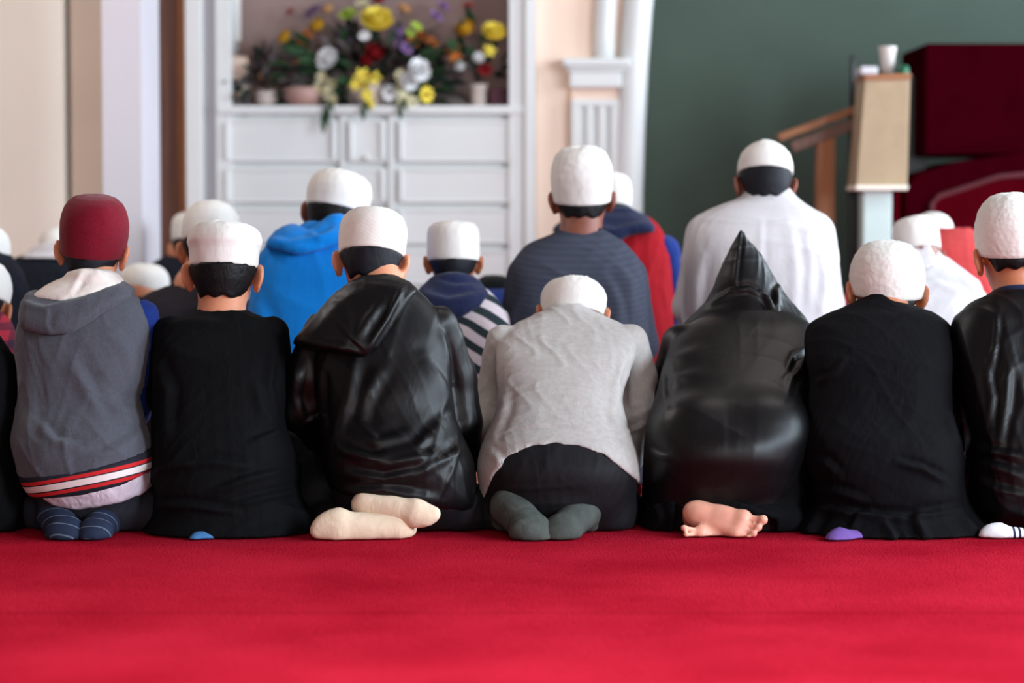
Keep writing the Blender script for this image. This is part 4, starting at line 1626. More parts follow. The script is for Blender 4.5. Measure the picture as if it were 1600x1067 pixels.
# 3 — boy in shiny hooded black jacket
sp = dict(label='boy in a shiny black hooded coat with crossed cream socks', res=RES, seed=13,
          rows=[(428, 566, 622, 6.36, .05), (440, 548, 640, 6.35, .065), (460, 522, 664, 6.34, .085), (485, 502, 682, 6.33, .10), (515, 492, 696, 6.32, .115), (560, 492, 704, 6.30, .125), (600, 497, 706, 6.28, .135),
                (650, 500, 712, 6.26, .145), (690, 502, 728, 6.23, .165), (720, 505, 742, 6.22, .175), (750, 512, 746, 6.22, .175), (780, 520, 744, 6.22, .165), (805, 520, 745, 6.24, .14), (826, 510, 750, 6.27, .13)],
          arms=[[(505, 520, 6.33, .055), (478, 590, 6.32, .062), (470, 640, 6.33, .06), (500, 680, 6.42, .045), (560, 710, 6.52, .035)], [(685, 510, 6.34, .055), (712, 590, 6.37, .055), (722, 660, 6.36, .052), (728, 715, 6.42, .046), (700, 735, 6.55, .036)]],
          armk=.008, hem=[(400, 800), (510, 770), (545, 772), (620, 786), (690, 798), (760, 800)], hemY=6.1,
          cap=dict(box=(530, 635, 386, 322), Y=6.44, pitch=16, roll=3, mat=M['capquilt'], lump=.008), hoff=-.012, mat=M['satin'], gname='coat', wr=(.006, .2, 23), legmat=M['pants'],
          nape=-.06, hairmat=M['hairblue'], neck=(594, 440, 6.38), neckr=.05, skin=M['skin2'],
          folds=[([(660, 560), (690, 600), (705, 640)], 12, 10), ([(530, 700), (580, 716), (650, 700), (690, 660)], 10, 11), ([(525, 690), (540, 705), (600, 722)], 8, 9), ([(600, 726), (650, 716), (695, 708)], 10, 12), ([(540, 740), (600, 750), (660, 735)], 8, 10),
                 ([(660, 735), (700, 715), (735, 690)], 8, 9), ([(555, 560), (545, 620), (520, 690)], 12, 9), ([(600, 570), (570, 620), (560, 660)], 12, 8), ([(560, 660), (590, 690), (640, 680)], 10, 9), ([(500, 570), (498, 630), (505, 670)], 6, 9),
                 ([(690, 520), (700, 560), (705, 600)], 5, 9), ([(470, 570), (462, 620), (475, 660)], 8, 6), ([(480, 660), (500, 650), (512, 640)], 4, 6), ([(520, 770), (600, 765), (680, 780)], 8, 9)],
          feet=[((632, 824, 6.03), (482, 821, 6.0), (.02, -1, .2), 1, False, .74), ((560, 785, 6.055), (690, 808, 6.01), (.0, -.95, .3), 1, False, .56)], sock=M['sockcream'],
          legprims=[[(480, 680, 6.55, .08), (470, 720, 6.52, .09), (476, 790, 6.42, .09)], [(520, 815, 6.24, .055), (500, 815, 6.5, .06)], [(730, 800, 6.22, .07), (740, 795, 6.5, .07)], [(620, 800, 6.3, .07), (640, 800, 6.5, .07)]])
c3 = person(sp)
c3['G2'] = smin(c3['T'], c3['AR'], .03)
layer(c3, 'hood', [(598, 428), (618, 432), (640, 442), (652, 456), (618, 505), (592, 545), (572, 557), (520, 551), (470, 547), (452, 541), (455, 530), (480, 502), (510, 466), (545, 438), (570, 430)], 6.2, .016, .028, M['satin'],
      folds=[([(632, 444), (605, 500), (572, 552)], 5, 9), ([(518, 500), (545, 530), (568, 552)], 3, -6), ([(600, 470), (575, 500), (560, 530)], 8, 7), ([(470, 535), (520, 540), (560, 550)], 6, 6)], src='G2', soft=.03, wr=(.003, .12, 6))

# 4 — bowing boy in grey sweater
sp = dict(label='boy bowing in a pale grey sweater and black trousers, grey socks', res=RES, seed=14,
          rows=[(474, 870, 906, 6.66, .045), (484, 850, 925, 6.65, .06), (495, 826, 948, 6.63, .075), (506, 804, 972, 6.61, .09), (520, 788, 990, 6.58, .105), (545, 776, 995, 6.52, .125), (580, 776, 985, 6.46, .14),
                (620, 778, 974, 6.40, .155), (655, 770, 978, 6.34, .17), (690, 755, 990, 6.29, .19), (720, 746, 998, 6.26, .20), (760, 748, 1000, 6.26, .19), (800, 754, 990, 6.28, .16), (822, 760, 985, 6.30, .12)],
          arms=[[(785, 535, 6.58, .048), (772, 600, 6.6, .045), (768, 660, 6.55, .042), (790, 700, 6.66, .034)], [(985, 535, 6.58, .05), (1000, 590, 6.58, .048), (992, 650, 6.5, .044), (985, 720, 6.55, .036)]],
          armk=.01, hem=[(650, 900), (735, 840), (755, 792), (772, 745), (795, 716), (830, 701), (865, 697), (905, 700), (945, 714), (975, 738), (1000, 762), (1030, 800)], hemY=6.07,
          cap=dict(box=(847, 946, 480, 430), Y=6.76, pitch=18, roll=3, lump=.014, kind='round', crease=.004), hoff=.005, headpitch=35, mat=M['greysweater'], gname='sweater', wr=(.0028, .12, 24), legmat=M['pants'],
          nape=-.03, neck=(890, 505, 6.68), neckr=.05, ear=1.02,
          folds=[([(790, 600), (785, 640), (765, 690)], 8, 7), ([(960, 590), (962, 630), (985, 660)], 8, 8), ([(755, 690), (800, 672), (860, 666), (930, 672), (985, 690)], 3, -3.5), ([(975, 560), (965, 600), (970, 630)], 6, 8), ([(985, 690), (960, 660), (955, 640)], 7, 6), ([(760, 700), (780, 720), (790, 740)], 7, 5),
                 ([(975, 655), (1000, 645), (1015, 640)], 4, 7), ([(975, 675), (998, 668), (1012, 660)], 4, 7)],
          feet=[((792, 775, 6.13), (846, 844, 5.975), (.3, -.8, .5), 1, False, 1.12), ((916, 786, 6.13), (862, 840, 5.99), (-.3, -.8, .5), -1, False, 1.08)], sock=M['sockgrey'],
          legprims=[[(775, 800, 6.22, .06), (790, 800, 6.5, .07)], [(955, 805, 6.22, .065), (970, 800, 6.5, .07)]], legell=[(870, 770, 6.25, (.155, .17, .105))])
sp['sockfolds'] = [([(790, 790), (810, 800), (830, 795)], 4, 2), ([(800, 812), (825, 820), (850, 815)], 4, 2), ([(890, 800), (910, 812)], 4, 2)]
c4 = person(sp)
box_b = c4['base']

# 5 — bowing figure in satin robe with pointed hood up
sp = dict(label='figure bowing in a shiny black robe with its pointed hood up, bare feet', res=.0048, seed=15, skirt=True,
          rows=[(482, 1140, 1215, 6.68, .06), (490, 1112, 1242, 6.67, .08), (502, 1084, 1262, 6.64, .10), (520, 1060, 1272, 6.60, .12), (545, 1045, 1272, 6.54, .14), (580, 1034, 1270, 6.46, .165), (620, 1024, 1268, 6.39, .195),
                (650, 1014, 1266, 6.345, .22), (675, 1008, 1266, 6.315, .232), (700, 1006, 1264, 6.30, .228), (740, 1004, 1264, 6.30, .205), (780, 1002, 1266, 6.30, .175), (805, 1000, 1270, 6.30, .165), (822, 996, 1274, 6.30, .16)],
          n=2.2, arms=[[(1062, 535, 6.62, .05), (1040, 620, 6.62, .05), (1060, 690, 6.7, .038)], [(1258, 540, 6.62, .05), (1258, 620, 6.62, .05), (1230, 690, 6.7, .038)]],
          bulge=[(1090, 665, 6.22, (.10, .085, .075)), (1195, 665, 6.22, (.10, .085, .075))], armk=.02,
          cap=dict(box=(1118, 1206, 470, 420), Y=6.78, pitch=35, kind='none'), zmax=.80, mat=M['satin2'], gname='robe', wr=(.0016, .26, 25), sm=4, hair=False, skin=M['skinfoot'],
          nape=-.05, neck=(1165, 500, 6.68), neckr=.05, barefoot=True,
          folds=[([(1035, 585), (1050, 560), (1095, 545)], 9, 5), ([(1042, 610), (1060, 590), (1100, 580)], 9, 4), ([(1262, 545), (1240, 555), (1228, 580)], 6, 8), ([(1030, 560), (1036, 600), (1040, 640)], 6, 6), ([(1260, 570), (1238, 590), (1230, 620)], 6, 5), ([(1010, 700), (1030, 712), (1050, 715)], 5, 6), ([(1130, 640), (1132, 680), (1130, 715)], 5, .8)],
          feet=[((1080, 796, 6.10), (1190, 832, 6.03), (.1, -.95, .3), 1, True, 1.05), ((1165, 842, 6.10), (1066, 839, 6.03), (0, -.9, .3), -1, True, .8)])
c5 = person(sp)
F = c5['F']
# the hood, a pointed shell
hr = [(357, 1156, 1159, 6.73, .004), (370, 1150, 1167, 6.735, .014), (395, 1137, 1188, 6.745, .04), (425, 1123, 1206, 6.75, .07), (455, 1111, 1224, 6.75, .095), (478, 1096, 1242, 6.74, .11), (496, 1078, 1258, 6.72, .115), (512, 1062, 1268, 6.70, .11)]
rr = []
for py, a, b, Y, ry in hr:
    p, q = at(a, py, Y), at(b, py, Y)
    rr.append((p[2], (p[0] + q[0]) / 2, Y, (q[0] - p[0]) / 2, ry))
Hd = F.like()
Hd.add(profile(rr, 2.0), 0)
inner = Hd.D + .012
face = ell(c5['loc'](0, .14, -.03), (.075, .12, .1))
Hd.sub(face, .01)
grow('hood', Hd, M['satin2'], c5['root'], c5['base'], 2, (.003, .1, 8), [([(1157, 360), (1152, 410), (1148, 450)], 3, 4), ([(1110, 470), (1140, 455), (1170, 452), (1200, 468), (1215, 490)], 5, 12), ([(1212, 492), (1198, 470), (1190, 455)], 4, 9), ([(1216, 490), (1212, 455), (1222, 440)], 4, 10), ([(1222, 440), (1245, 475), (1265, 500)], 5, 9), ([(1085, 490), (1120, 470), (1145, 460)], 5, 8)])
# skirt hem of the under robe around the feet
zl = line_z(F, [(900, 790), (1000, 780), (1060, 775), (1090, 768), (1150, 780), (1215, 800), (1260, 800), (1350, 800)], 6.1)
U = F.like()
rr = []
for py, a, b, Y, ry in ((760, 1040, 1225, 6.28, .12), (785, 1012, 1250, 6.27, .165), (810, 1002, 1264, 6.28, .17), (822, 996, 1270, 6.29, .165)):
    p, q = at(a, py, Y), at(b, py, Y)
    rr.append((max(p[2], .003), (p[0] + q[0]) / 2, Y, (q[0] - p[0]) / 2, ry))
U.add(profile(rr, 2.6), 0)
pz = poly2d(F, [(1052, 855), (1058, 790), (1070, 778), (1110, 786), (1160, 800), (1215, 815), (1215, 860), (1052, 862)], 6.1)
U.D = smax(U.D, -(np.maximum(pz, (F.y - 6.2).astype(np.float32))), .008)
grow('under_robe', U, M['black2'], c5['root'], c5['base'], 2, (.004, .08, 6), [([(1090, 772), (1150, 786), (1215, 806)], 5, 8), ([(1180, 800), (1190, 812), (1180, 825)], 4, 5), ([(1020, 780), (1030, 810), (1015, 835)], 7, 7)])

# 6 — boy in black robe with embroidered dome cap
sp = dict(label='boy in a black robe and rounded white embroidered cap, purple sock peeking out', res=RES, seed=16, skirt=True,
          rows=[(459, 1360, 1384, 6.40, .035), (468, 1342, 1400, 6.40, .05), (478, 1322, 1432, 6.39, .065), (488, 1296, 1458, 6.38, .085), (502, 1274, 1476, 6.37, .10), (525, 1263, 1485, 6.35, .115), (560, 1262, 1488, 6.32, .13), (600, 1266, 1486, 6.30, .14),
                (640, 1258, 1488, 6.28, .15), (680, 1252, 1500, 6.25, .17), (720, 1254, 1504, 6.24, .185), (760, 1268, 1506, 6.24, .19), (790, 1262, 1518, 6.25, .20), (812, 1242, 1538, 6.25, .23), (826, 1228, 1552, 6.26, .26)],
          arms=[[(1285, 525, 6.38, .047), (1280, 620, 6.45, .045), (1310, 700, 6.56, .036)], [(1462, 525, 6.38, .047), (1474, 620, 6.42, .05), (1460, 700, 6.56, .045)]],
          cap=dict(box=(1330, 1443, 468, 374), Y=6.48, pitch=-5, roll=3, kind='dome', mat=M['capcrochet'], lump=.012), hoff=.008, headpitch=18, mat=M['black2'], gname='robe', wr=(.0035, .13, 26),
          nape=-.06, neck=(1384, 485, 6.42), neckr=.06,
          folds=[([(1400, 722), (1440, 732), (1478, 752)], 6, 9), ([(1262, 720), (1290, 722), (1310, 740)], 7, 7), ([(1280, 765), (1310, 768), (1350, 780)], 6, 7), ([(1270, 790), (1340, 806), (1420, 812), (1500, 795)], 7, 11), ([(1330, 825), (1345, 805), (1360, 800)], 6, 8), ([(1450, 845), (1430, 815), (1440, 800)], 8, 9), ([(1290, 790), (1270, 815), (1255, 845)], 8, 8), ([(1480, 640), (1490, 670), (1500, 700)], 7, 7), ([(1500, 800), (1520, 825), (1540, 840)], 7, 7), ([(1380, 815), (1395, 835), (1400, 850)], 7, 7), ([(1275, 600), (1300, 585), (1320, 560)], 6, 5)],
          feet=[((1378, 838, 6.10), (1294, 852, 5.965), (.0, -.8, .6), 1, False, .9), ((1430, 815, 6.16), (1410, 835, 6.06), (0, -.6, .8), -1, False, .9)], sock=M['sockpurple'])
sp['folds'] = [(a, b, d * 1.7) for a, b, d in sp['folds']]
c6 = person(sp)

# 7 — boy at the right edge
def sock_mat():
    t = NT('white_sock_with_navy_stripes')
    sx = t.n('ShaderNodeSeparateXYZ')
    t.l(t.tc.outputs['Object'], sx.inputs[0])
    bx0 = (at(1520, 826, 6.3)[0] + at(1720, 826, 6.3)[0]) / 2
    mr = t.n('ShaderNodeMapRange')
    mr.inputs['From Min'].default_value = at(1530, 840, 6.03)[0] - bx0
    mr.inputs['From Max'].default_value = at(1630, 840, 6.03)[0] - bx0
    t.l(sx.outputs[0], mr.inputs['Value'])
    wh, nv = lin((222, 222, 226)), lin((24, 30, 58))
    r = t.ramp(mr.outputs[0], [(0, wh), (.53, nv), (.57, wh), (.62, nv), (.66, wh), (.71, nv), (.75, wh)], 'CONSTANT')
    t.l(r.outputs[0], t.b.inputs['Base Color'])
    t.b.inputs['Roughness'].default_value = .95
    t.bump(t.noise(300, 2).outputs[0], .4, .0015)
    return t.m


M['sockwhite'] = sock_mat()
sp = dict(label='boy at the right edge in a dark robe with navy collar and striped white sock', res=RES, seed=17, skirt=True,
          rows=[(450, 1562, 1626, 6.36, .055), (458, 1546, 1640, 6.36, .065), (468, 1526, 1662, 6.35, .08), (484, 1504, 1686, 6.34, .10), (510, 1492, 1698, 6.33, .115), (550, 1490, 1702, 6.31, .13), (600, 1494, 1704, 6.29, .14),
                (650, 1502, 1700, 6.27, .15), (690, 1510, 1700, 6.25, .165), (730, 1508, 1706, 6.24, .175), (770, 1510, 1706, 6.24, .18), (800, 1512, 1710, 6.26, .17), (826, 1520, 1720, 6.3, .15)],
          arms=[[(1512, 515, 6.35, .047), (1500, 590, 6.44, .065), (1502, 660, 6.48, .075), (1560, 700, 6.56, .036)], [(1680, 520, 6.35, .047), (1690, 620, 6.42, .045), (1660, 700, 6.56, .036)]],
          cap=dict(box=(1524, 1634, 402, 300), Y=6.42, pitch=-5, roll=-3, kind='dome', mat=M['capcrochet'], lump=.012), hoff=-.004, headpitch=10, mat=M['satin'], gname='robe', wr=(.006, .18, 27),
          nape=-.045, neck=(1592, 462, 6.38), neckr=.056,
          folds=[([(1505, 690), (1540, 705), (1600, 712)], 7, 9), ([(1510, 720), (1560, 730), (1600, 745)], 8, 11), ([(1540, 570), (1550, 620), (1545, 660)], 6, 7), ([(1580, 560), (1570, 640), (1560, 700)], 8, 8), ([(1520, 745), (1560, 765), (1600, 775)], 7, 8), ([(1560, 480), (1555, 540), (1545, 590)], 5, 5)],
          feet=[((1628, 843, 6.05), (1530, 833, 6.04), (0, -.9, .4), 1, False, .62), ((1660, 815, 6.16), (1650, 835, 6.06), (0, -.6, .8), -1, False, .9)], sock=M['sockwhite'])
c7 = person(sp)
lathe('collar', [(.060, 0), (.064, .004), (.062, .022), (.058, .024), (.056, .02)], M['navy'], c7['root'], c7['base'], 40,
      np.array(Matrix.Translation(Vector(at(1594, 464, 6.37))) @ Matrix.Rotation(math.radians(-12), 4, 'X')), .95, cap_top=False)
lathe('collar_piping', [(.0645, -.004), (.067, -.001), (.0645, .002)], M['whiteshirt'], c7['root'], c7['base'], 40,
      np.array(Matrix.Translation(Vector(at(1594, 464, 6.37))) @ Matrix.Rotation(math.radians(-12), 4, 'X')), .95, cap_top=False)

# 0 — black robed figure cut by the left edge
sp = dict(label='black robed figure mostly cut off by the left edge of the picture', res=.008, seed=18, skirt=True,
          rows=[(505, -110, -50, 6.34, .055), (516, -150, -14, 6.33, .08), (532, -170, 4, 6.32, .10), (560, -180, 20, 6.30, .12), (620, -184, 28, 6.28, .135), (690, -184, 26, 6.25, .165), (750, -180, 30, 6.22, .18), (800, -190, 45, 6.25, .19), (826, -200, 52, 6.28, .2)],
          cap=dict(box=(-135, -30, 440, 366), Y=6.46, pitch=20), mat=M['black'], gname='robe')
person(sp)

# ------------------------------------------------------------------ people: second row and beyond
def back_rows(Yc, xc, pts, ls=1.15):
    """upper outline rows plus a hidden lower part down to the floor; pts = (py, xl, xr, dy, ry)"""
    out = [(py, a, b, Yc + dy, ry) for py, a, b, dy, ry in pts]
    py, a, b, dy, ry = pts[-1]
    px = FPX / Yc
    fl = 331 + CAMH * px
    for k, w_, r_ in ((.35, .175, .155), (.2, .19, .17), (.08, .19, .17), (.004, .185, .16)):
        yy = 331 + (CAMH - k) * px + (Yc - 6) * 0
        if yy > py + 15:
            out.append((yy, xc - w_ * ls * px, xc + w_ * ls * px, Yc + dy * .3 * k / .35, r_ * ls))
    return out


R2 = .0085
# blue hoodie
c = person(dict(label='boy in a bright blue hooded sweatshirt and white cap', res=R2, seed=31, ls=1.15, skirt=False,
    rows=back_rows(7.35, 500, [(345, 478, 545, .07, .06), (360, 455, 575, .06, .08), (380, 420, 598, .05, .1), (410, 402, 612, .03, .12), (450, 394, 620, .02, .135), (500, 390, 624, 0, .145), (560, 390, 622, -.02, .155)]),
    cap=dict(box=(483, 579, 318, 262), Y=7.5, pitch=12, roll=7, yaw=-14, mat=M['capwhite'], kind='round'), hoff=-.005, mat=M['blue'], gname='sweatshirt', neck=(515, 362, 7.44), skin=M['skin3'], nape=-.07,
    folds=[([(395, 470), (410, 500), (405, 540)], 12, 9)], wr=(.003, .15, 31)))
layer(c, 'hood', [(408, 388), (418, 356), (440, 344), (462, 350), (478, 358), (500, 342), (520, 330), (532, 334), (545, 352), (560, 372), (520, 386), (480, 398), (462, 400), (440, 394)], 7.25, .014, .028, M['blue'],
      folds=[([(412, 372), (450, 380), (500, 372), (535, 362)], 7, 10), ([(480, 360), (500, 372), (528, 352)], 6, 8), ([(440, 392), (466, 388), (500, 385)], 5, 6)], src='T', soft=.03)

# striped hooded top
c = person(dict(label='small boy in a navy hood and cream striped top, white cap', res=R2, seed=32, ls=1.05,
    rows=back_rows(7.2, 715, [(440, 680, 742, .07, .055), (452, 664, 762, .06, .075), (468, 648, 778, .05, .095), (490, 640, 792, .04, .11), (530, 636, 800, .02, .125), (580, 634, 802, 0, .14), (640, 634, 802, -.02, .15)], 1.0),
    cap=dict(box=(667, 750, 404, 343), Y=7.3, pitch=6, kind='tall', mat=M['capwhite'], lump=.008), hoff=0, mat=M['stripes'], gname='top', neck=(708, 445, 7.26), nape=-.06, hairmat=M['hairblue'], wr=(.004, .13, 32)))
layer(c, 'hood', [(646, 462), (655, 446), (672, 434), (690, 424), (712, 421), (735, 430), (756, 446), (766, 462), (748, 482), (720, 498), (700, 502), (670, 492)], 7.1, .014, .028, M['navy'],
      folds=[([(660, 458), (700, 470), (750, 460)], 7, 8), ([(680, 440), (710, 448), (745, 445)], 5, 6)], src='T', soft=.03)

# slate ribbed sweater
c = person(dict(label='youth in a slate ribbed sweater and tall white cap', res=R2, seed=33, ls=1.25,
    rows=back_rows(7.3, 905, [(358, 874, 944, .09, .056), (366, 860, 958, .08, .07), (378, 830, 976, .07, .09), (395, 810, 992, .06, .11), (420, 798, 1006, .04, .13), (460, 793, 1012, .02, .145), (520, 790, 1014, 0, .16), (590, 792, 1012, -.02, .17)], 1.1),
    cap=dict(box=(862, 955, 320, 228), Y=7.42, pitch=-8, roll=-1, mat=M['capwhite'], lump=.022, kind='round', crease=.005), hoff=.010, headpitch=8, mat=M['ribbed'], gname='sweater', neck=(907, 368, 7.38), neckr=.06, skin=M['skin3'], nape=-.07,
    folds=[([(960, 410), (985, 440), (990, 490)], 12, 9), ([(985, 400), (1005, 440), (1010, 480)], 8, 7), ([(940, 420), (965, 470), (970, 520)], 10, 7)], wr=(.004, .15, 33)))
lathe('collar', [(.066, 0), (.070, .004), (.067, .016), (.064, .017)], M['darknavy'], c['root'], c['base'], 40,
      np.array(Matrix.Translation(Vector(at(908, 366, 7.385))) @ Matrix.Rotation(math.radians(-8), 4, 'X')), .95, cap_top=False)

# man in white shirt
c = person(dict(label='man in a white shirt and peaked white cap, head bowed', res=R2, seed=34, ls=1.35,
    rows=back_rows(7.5, 1190, [(293, 1168, 1234, .12, .060), (302, 1162, 1240, .115, .068), (310, 1152, 1248, .11, .076), (318, 1130, 1258, .1, .085), (332, 1100, 1280, .08, .11), (352, 1080, 1298, .06, .13), (385, 1070, 1308, .04, .15), (430, 1067, 1312, .02, .165), (500, 1066, 1314, 0, .175), (580, 1070, 1312, -.02, .18)], 1.25),
    cap=dict(box=(1153, 1240, 260, 213), Y=7.64, pitch=14, roll=2, kind='peak', mat=M['capwhite'], lump=.006), hoff=-.03, mat=M['whiteshirt'], gname='shirt', neck=(1200, 325, 7.6), neckr=.05, skin=M['skin3'], nape=-.062, hairmat=M['hairblue'],
    folds=[([(1190, 345), (1188, 420), (1185, 500)], 5, 5), ([(1235, 350), (1245, 420), (1240, 500)], 10, 7), ([(1275, 380), (1290, 430), (1285, 500)], 9, 10), ([(1095, 400), (1090, 450), (1085, 500)], 9, 8), ([(1100, 342), (1190, 348), (1275, 345)], 3, 4), ([(1260, 360), (1268, 420), (1262, 480)], 9, 7)], wr=(.004, .16, 34)))
lathe('collar', [(.074, -.02), (.078, 0), (.072, .03), (.069, .034), (.066, .03)], M['whiteshirt'], c['root'], c['base'], 40,
      np.array(Matrix.Translation(Vector(at(1200, 312, 7.62))) @ Matrix.Rotation(math.radians(-14), 4, 'X')), .95, cap_top=False)

# white robed figure bowing, right
c = person(dict(label='figure in white bowing behind the rounded embroidered cap', res=R2, seed=35, ls=1.2,
    rows=back_rows(7.6, 1440, [(382, 1416, 1460, .22, .05), (398, 1402, 1474, .22, .06), (410, 1385, 1490, .20, .075), (425, 1360, 1512, .17, .1), (445, 1342, 1530, .13, .13), (475, 1332, 1545, .08, .155), (520, 1328, 1552, .04, .17), (590, 1326, 1555, 0, .18)], 1.15),
    cap=dict(box=(1397, 1468, 384, 336), Y=7.82, pitch=16, roll=-6, kind='tall', mat=M['capwhite'], lump=.02), mat=M['whiteshirt'], gname='robe', neck=(1436, 408, 7.78), skin=M['skin3'], hair=False, wr=(.004, .15, 35),
    folds=[([(1500, 425), (1525, 455), (1535, 500)], 6, 8), ([(1400, 450), (1460, 440), (1510, 460)], 6, 5)]))
layer(c, 'neck_cloth', [(1432, 392), (1462, 384), (1474, 380), (1484, 402), (1482, 416), (1458, 424), (1436, 412)], 7.5, .012, .018, M['whiteshirt'], src='G', wr=(.004, .08, 3))

# navy, red and blue hooded top
c = person(dict(label='figure in a red top with navy hood and blue sleeves, behind the slate sweater', res=R2, seed=36, ls=1.25, arms_in=False,
    rows=back_rows(8.2, 965, [(332, 935, 1000, .1, .06), (345, 905, 1022, .08, .085), (362, 885, 1036, .07, .11), (390, 872, 1046, .05, .13), (430, 868, 1050, .03, .15), (500, 866, 1052, 0, .16), (570, 866, 1052, 0, .17)], 1.15),
    arms=[[(890, 400, 8.25, .065), (876, 470, 8.3, .06), (920, 560, 8.45, .045)], [(1036, 395, 8.25, .062), (1046, 470, 8.28, .06), (1020, 560, 8.45, .045)]],
    cap=dict(box=(920, 987, 318, 268), Y=8.32, pitch=12, mat=M['capwhite']), mat=M['red'], gname='top', neck=(958, 340, 8.28)))
grow('sleeve', c['F'], M['navyblue'], c['root'], c['base'], 2, (.003, .1, 3), D=c['AR'])
layer(c, 'hood', [(858, 362), (870, 346), (900, 330), (940, 320), (985, 322), (1015, 336), (1028, 356), (1025, 364), (985, 368), (960, 384), (920, 380), (880, 372)], 8.1, .018, .034, M['navy'], src='T', soft=.03,
      folds=[([(900, 350), (960, 362), (1020, 350)], 8, 9)])

# dark shirt, blurred white cap, left
c = person(dict(label='figure in a dark brown shirt with a lilac-white cap, behind the banded cap', res=R2, seed=37, ls=1.15,
    rows=back_rows(7.6, 310, [(440, 278, 330, .08, .05), (448, 255, 352, .07, .07), (458, 232, 376, .06, .09), (475, 216, 392, .04, .11), (510, 210, 398, .02, .13), (570, 208, 400, 0, .145), (620, 208, 400, 0, .15)], 1.0),
    cap=dict(box=(286, 374, 372, 310), Y=7.72, pitch=10, roll=4, mat=M['capwhite'], kind='dome'), mat=M['darkshirt'], gname='shirt', neck=(300, 446, 7.66), skin=M['skin2'], nape=-.05))
# low bowed white cap with dark clothes
c = person(dict(label='figure in black bowing low, white cap between maroon and banded caps', res=R2, seed=38, ls=1.05,
    rows=back_rows(8.4, 222, [(452, 195, 240, .1, .05), (460, 172, 262, .08, .08), (474, 160, 280, .06, .1), (500, 152, 290, .04, .12), (560, 150, 292, 0, .14), (610, 150, 292, 0, .15)], 1.0),
    cap=dict(box=(186, 263, 452, 410), Y=8.5, pitch=6, mat=M['capwhite'], kind='dome'), mat=M['darknavy'], gname='shirt', neck=(218, 456, 8.45), hairth=.002, hair=True, nape=-.03))
c = person(dict(label='figure in black whose shoulder rises behind the low white cap', res=R2, seed=39, ls=1.1,
    rows=back_rows(9.15, 285, [(398, 262, 312, .1, .055), (405, 246, 330, .08, .08), (418, 230, 345, .06, .1), (445, 222, 352, .04, .12), (520, 220, 354, 0, .14), (590, 220, 354, 0, .15)], 1.0),
    cap=dict(box=(268, 332, 372, 330), Y=9.25, pitch=12, mat=M['capwhite']), mat=M['darknavy'], gname='shirt', neck=(288, 402, 9.23)))
# dark clothes with white collar, far left
c = person(dict(label='figure in black with white hood folded at the neck, behind the maroon cap', res=R2, seed=40, ls=1.25,
    rows=back_rows(9.0, 70, [(394, 48, 104, .1, .06), (402, 26, 128, .08, .09), (416, 8, 146, .06, .11), (445, -6, 160, .04, .13), (500, -10, 164, 0, .15), (580, -10, 164, 0, .16)], 1.1),
    cap=dict(box=(62, 118, 390, 354), Y=9.12, pitch=6, mat=M['capwhite'], kind='dome'), mat=M['darknavy'], gname='shirt', neck=(78, 396, 9.06), hair=False))
layer(c, 'hood', [(22, 404), (34, 390), (58, 376), (90, 370), (120, 378), (132, 396), (120, 404), (70, 406)], 8.9, .016, .03, M['whiteshirt'], src='T', soft=.03)
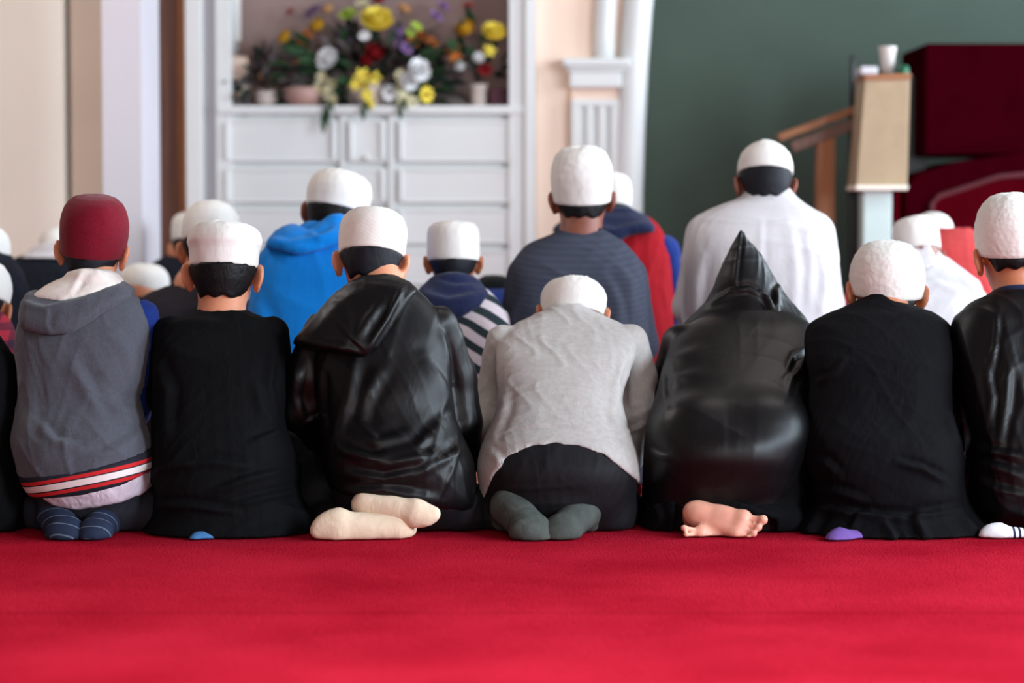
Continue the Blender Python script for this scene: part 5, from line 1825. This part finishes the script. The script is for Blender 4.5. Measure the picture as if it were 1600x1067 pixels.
# left edge pair
c = person(dict(label='figure in a red plaid shirt and white cap at the left edge', res=R2, seed=41, ls=1.1,
    rows=back_rows(7.0, -50, [(478, -80, -20, .07, .05), (486, -104, 0, .06, .075), (500, -122, 14, .05, .095), (525, -132, 24, .03, .115), (565, -136, 26, .02, .13), (620, -138, 26, 0, .14)], 1.0),
    cap=dict(box=(-92, 14, 462, 398), Y=7.12, pitch=14, mat=M['capwhite'], kind='dome'), mat=M['plaid'], gname='shirt', neck=(-48, 482, 7.06), nape=-.04))
c = person(dict(label='figure with a white cap and dark clothes, farther back at the left edge', res=R2, seed=42, ls=1.2,
    rows=back_rows(7.75, -30, [(392, -60, 0, .07, .055), (400, -84, 16, .06, .08), (415, -100, 30, .05, .1), (445, -110, 40, .03, .12), (520, -112, 44, 0, .14), (590, -112, 44, 0, .15)], 1.1),
    cap=dict(box=(-80, 13, 392, 345), Y=7.85, pitch=16, mat=M['capwhite'], kind='dome'), mat=M['darknavy'], gname='shirt', neck=(-32, 396, 7.83), hair=False))
# dark hair and blue top, small between striped top and slate sweater
c = person(dict(label='bowed figure with a dark cap and blue top beside the slate sweater', res=R2, seed=43, ls=1.05,
    rows=back_rows(8.1, 772, [(446, 748, 796, .1, .05), (454, 730, 812, .08, .08), (468, 718, 826, .06, .1), (500, 712, 832, .03, .12), (560, 710, 834, 0, .14), (610, 710, 834, 0, .15)], 1.0),
    cap=dict(box=(742, 800, 462, 428), Y=8.2, pitch=6, mat=cap_mat('black_knit_cap', (16, 20, 22), 'felt'), kind='dome'), mat=M['navyblue'], gname='top', neck=(770, 450, 8.16), hair=False))
# coral shirts, right
c = person(dict(label='figure in a coral shirt and white cap bowing by the red pulpit', res=R2, seed=44, ls=1.2,
    rows=back_rows(8.45, 1500, [(356, 1465, 1515, .12, .06), (366, 1450, 1530, .1, .085), (382, 1432, 1550, .07, .11), (410, 1420, 1562, .05, .13), (450, 1414, 1568, .03, .145), (520, 1412, 1570, 0, .15), (580, 1412, 1570, 0, .16)], 1.1),
    cap=dict(box=(1428, 1490, 382, 330), Y=8.65, pitch=6, roll=10, mat=M['capwhite'], kind='dome'), mat=M['coral'], gname='shirt', neck=(1480, 372, 8.57), hair=False))
c = person(dict(label='figure in coral bowing low, seen between the white shirt and the embroidered cap', res=R2, seed=45, ls=1.1,
    rows=back_rows(9.0, 1372, [(446, 1345, 1400, .2, .055), (452, 1330, 1416, .18, .08), (462, 1318, 1428, .13, .1), (490, 1312, 1434, .08, .12), (540, 1310, 1436, .03, .14), (600, 1310, 1436, 0, .15)], 1.0),
    cap=dict(box=(1345, 1405, 450, 408), Y=9.2, pitch=10, mat=M['capwhite'], kind='dome'), mat=M['coral'], gname='shirt', neck=(1374, 446, 9.18), hair=False))
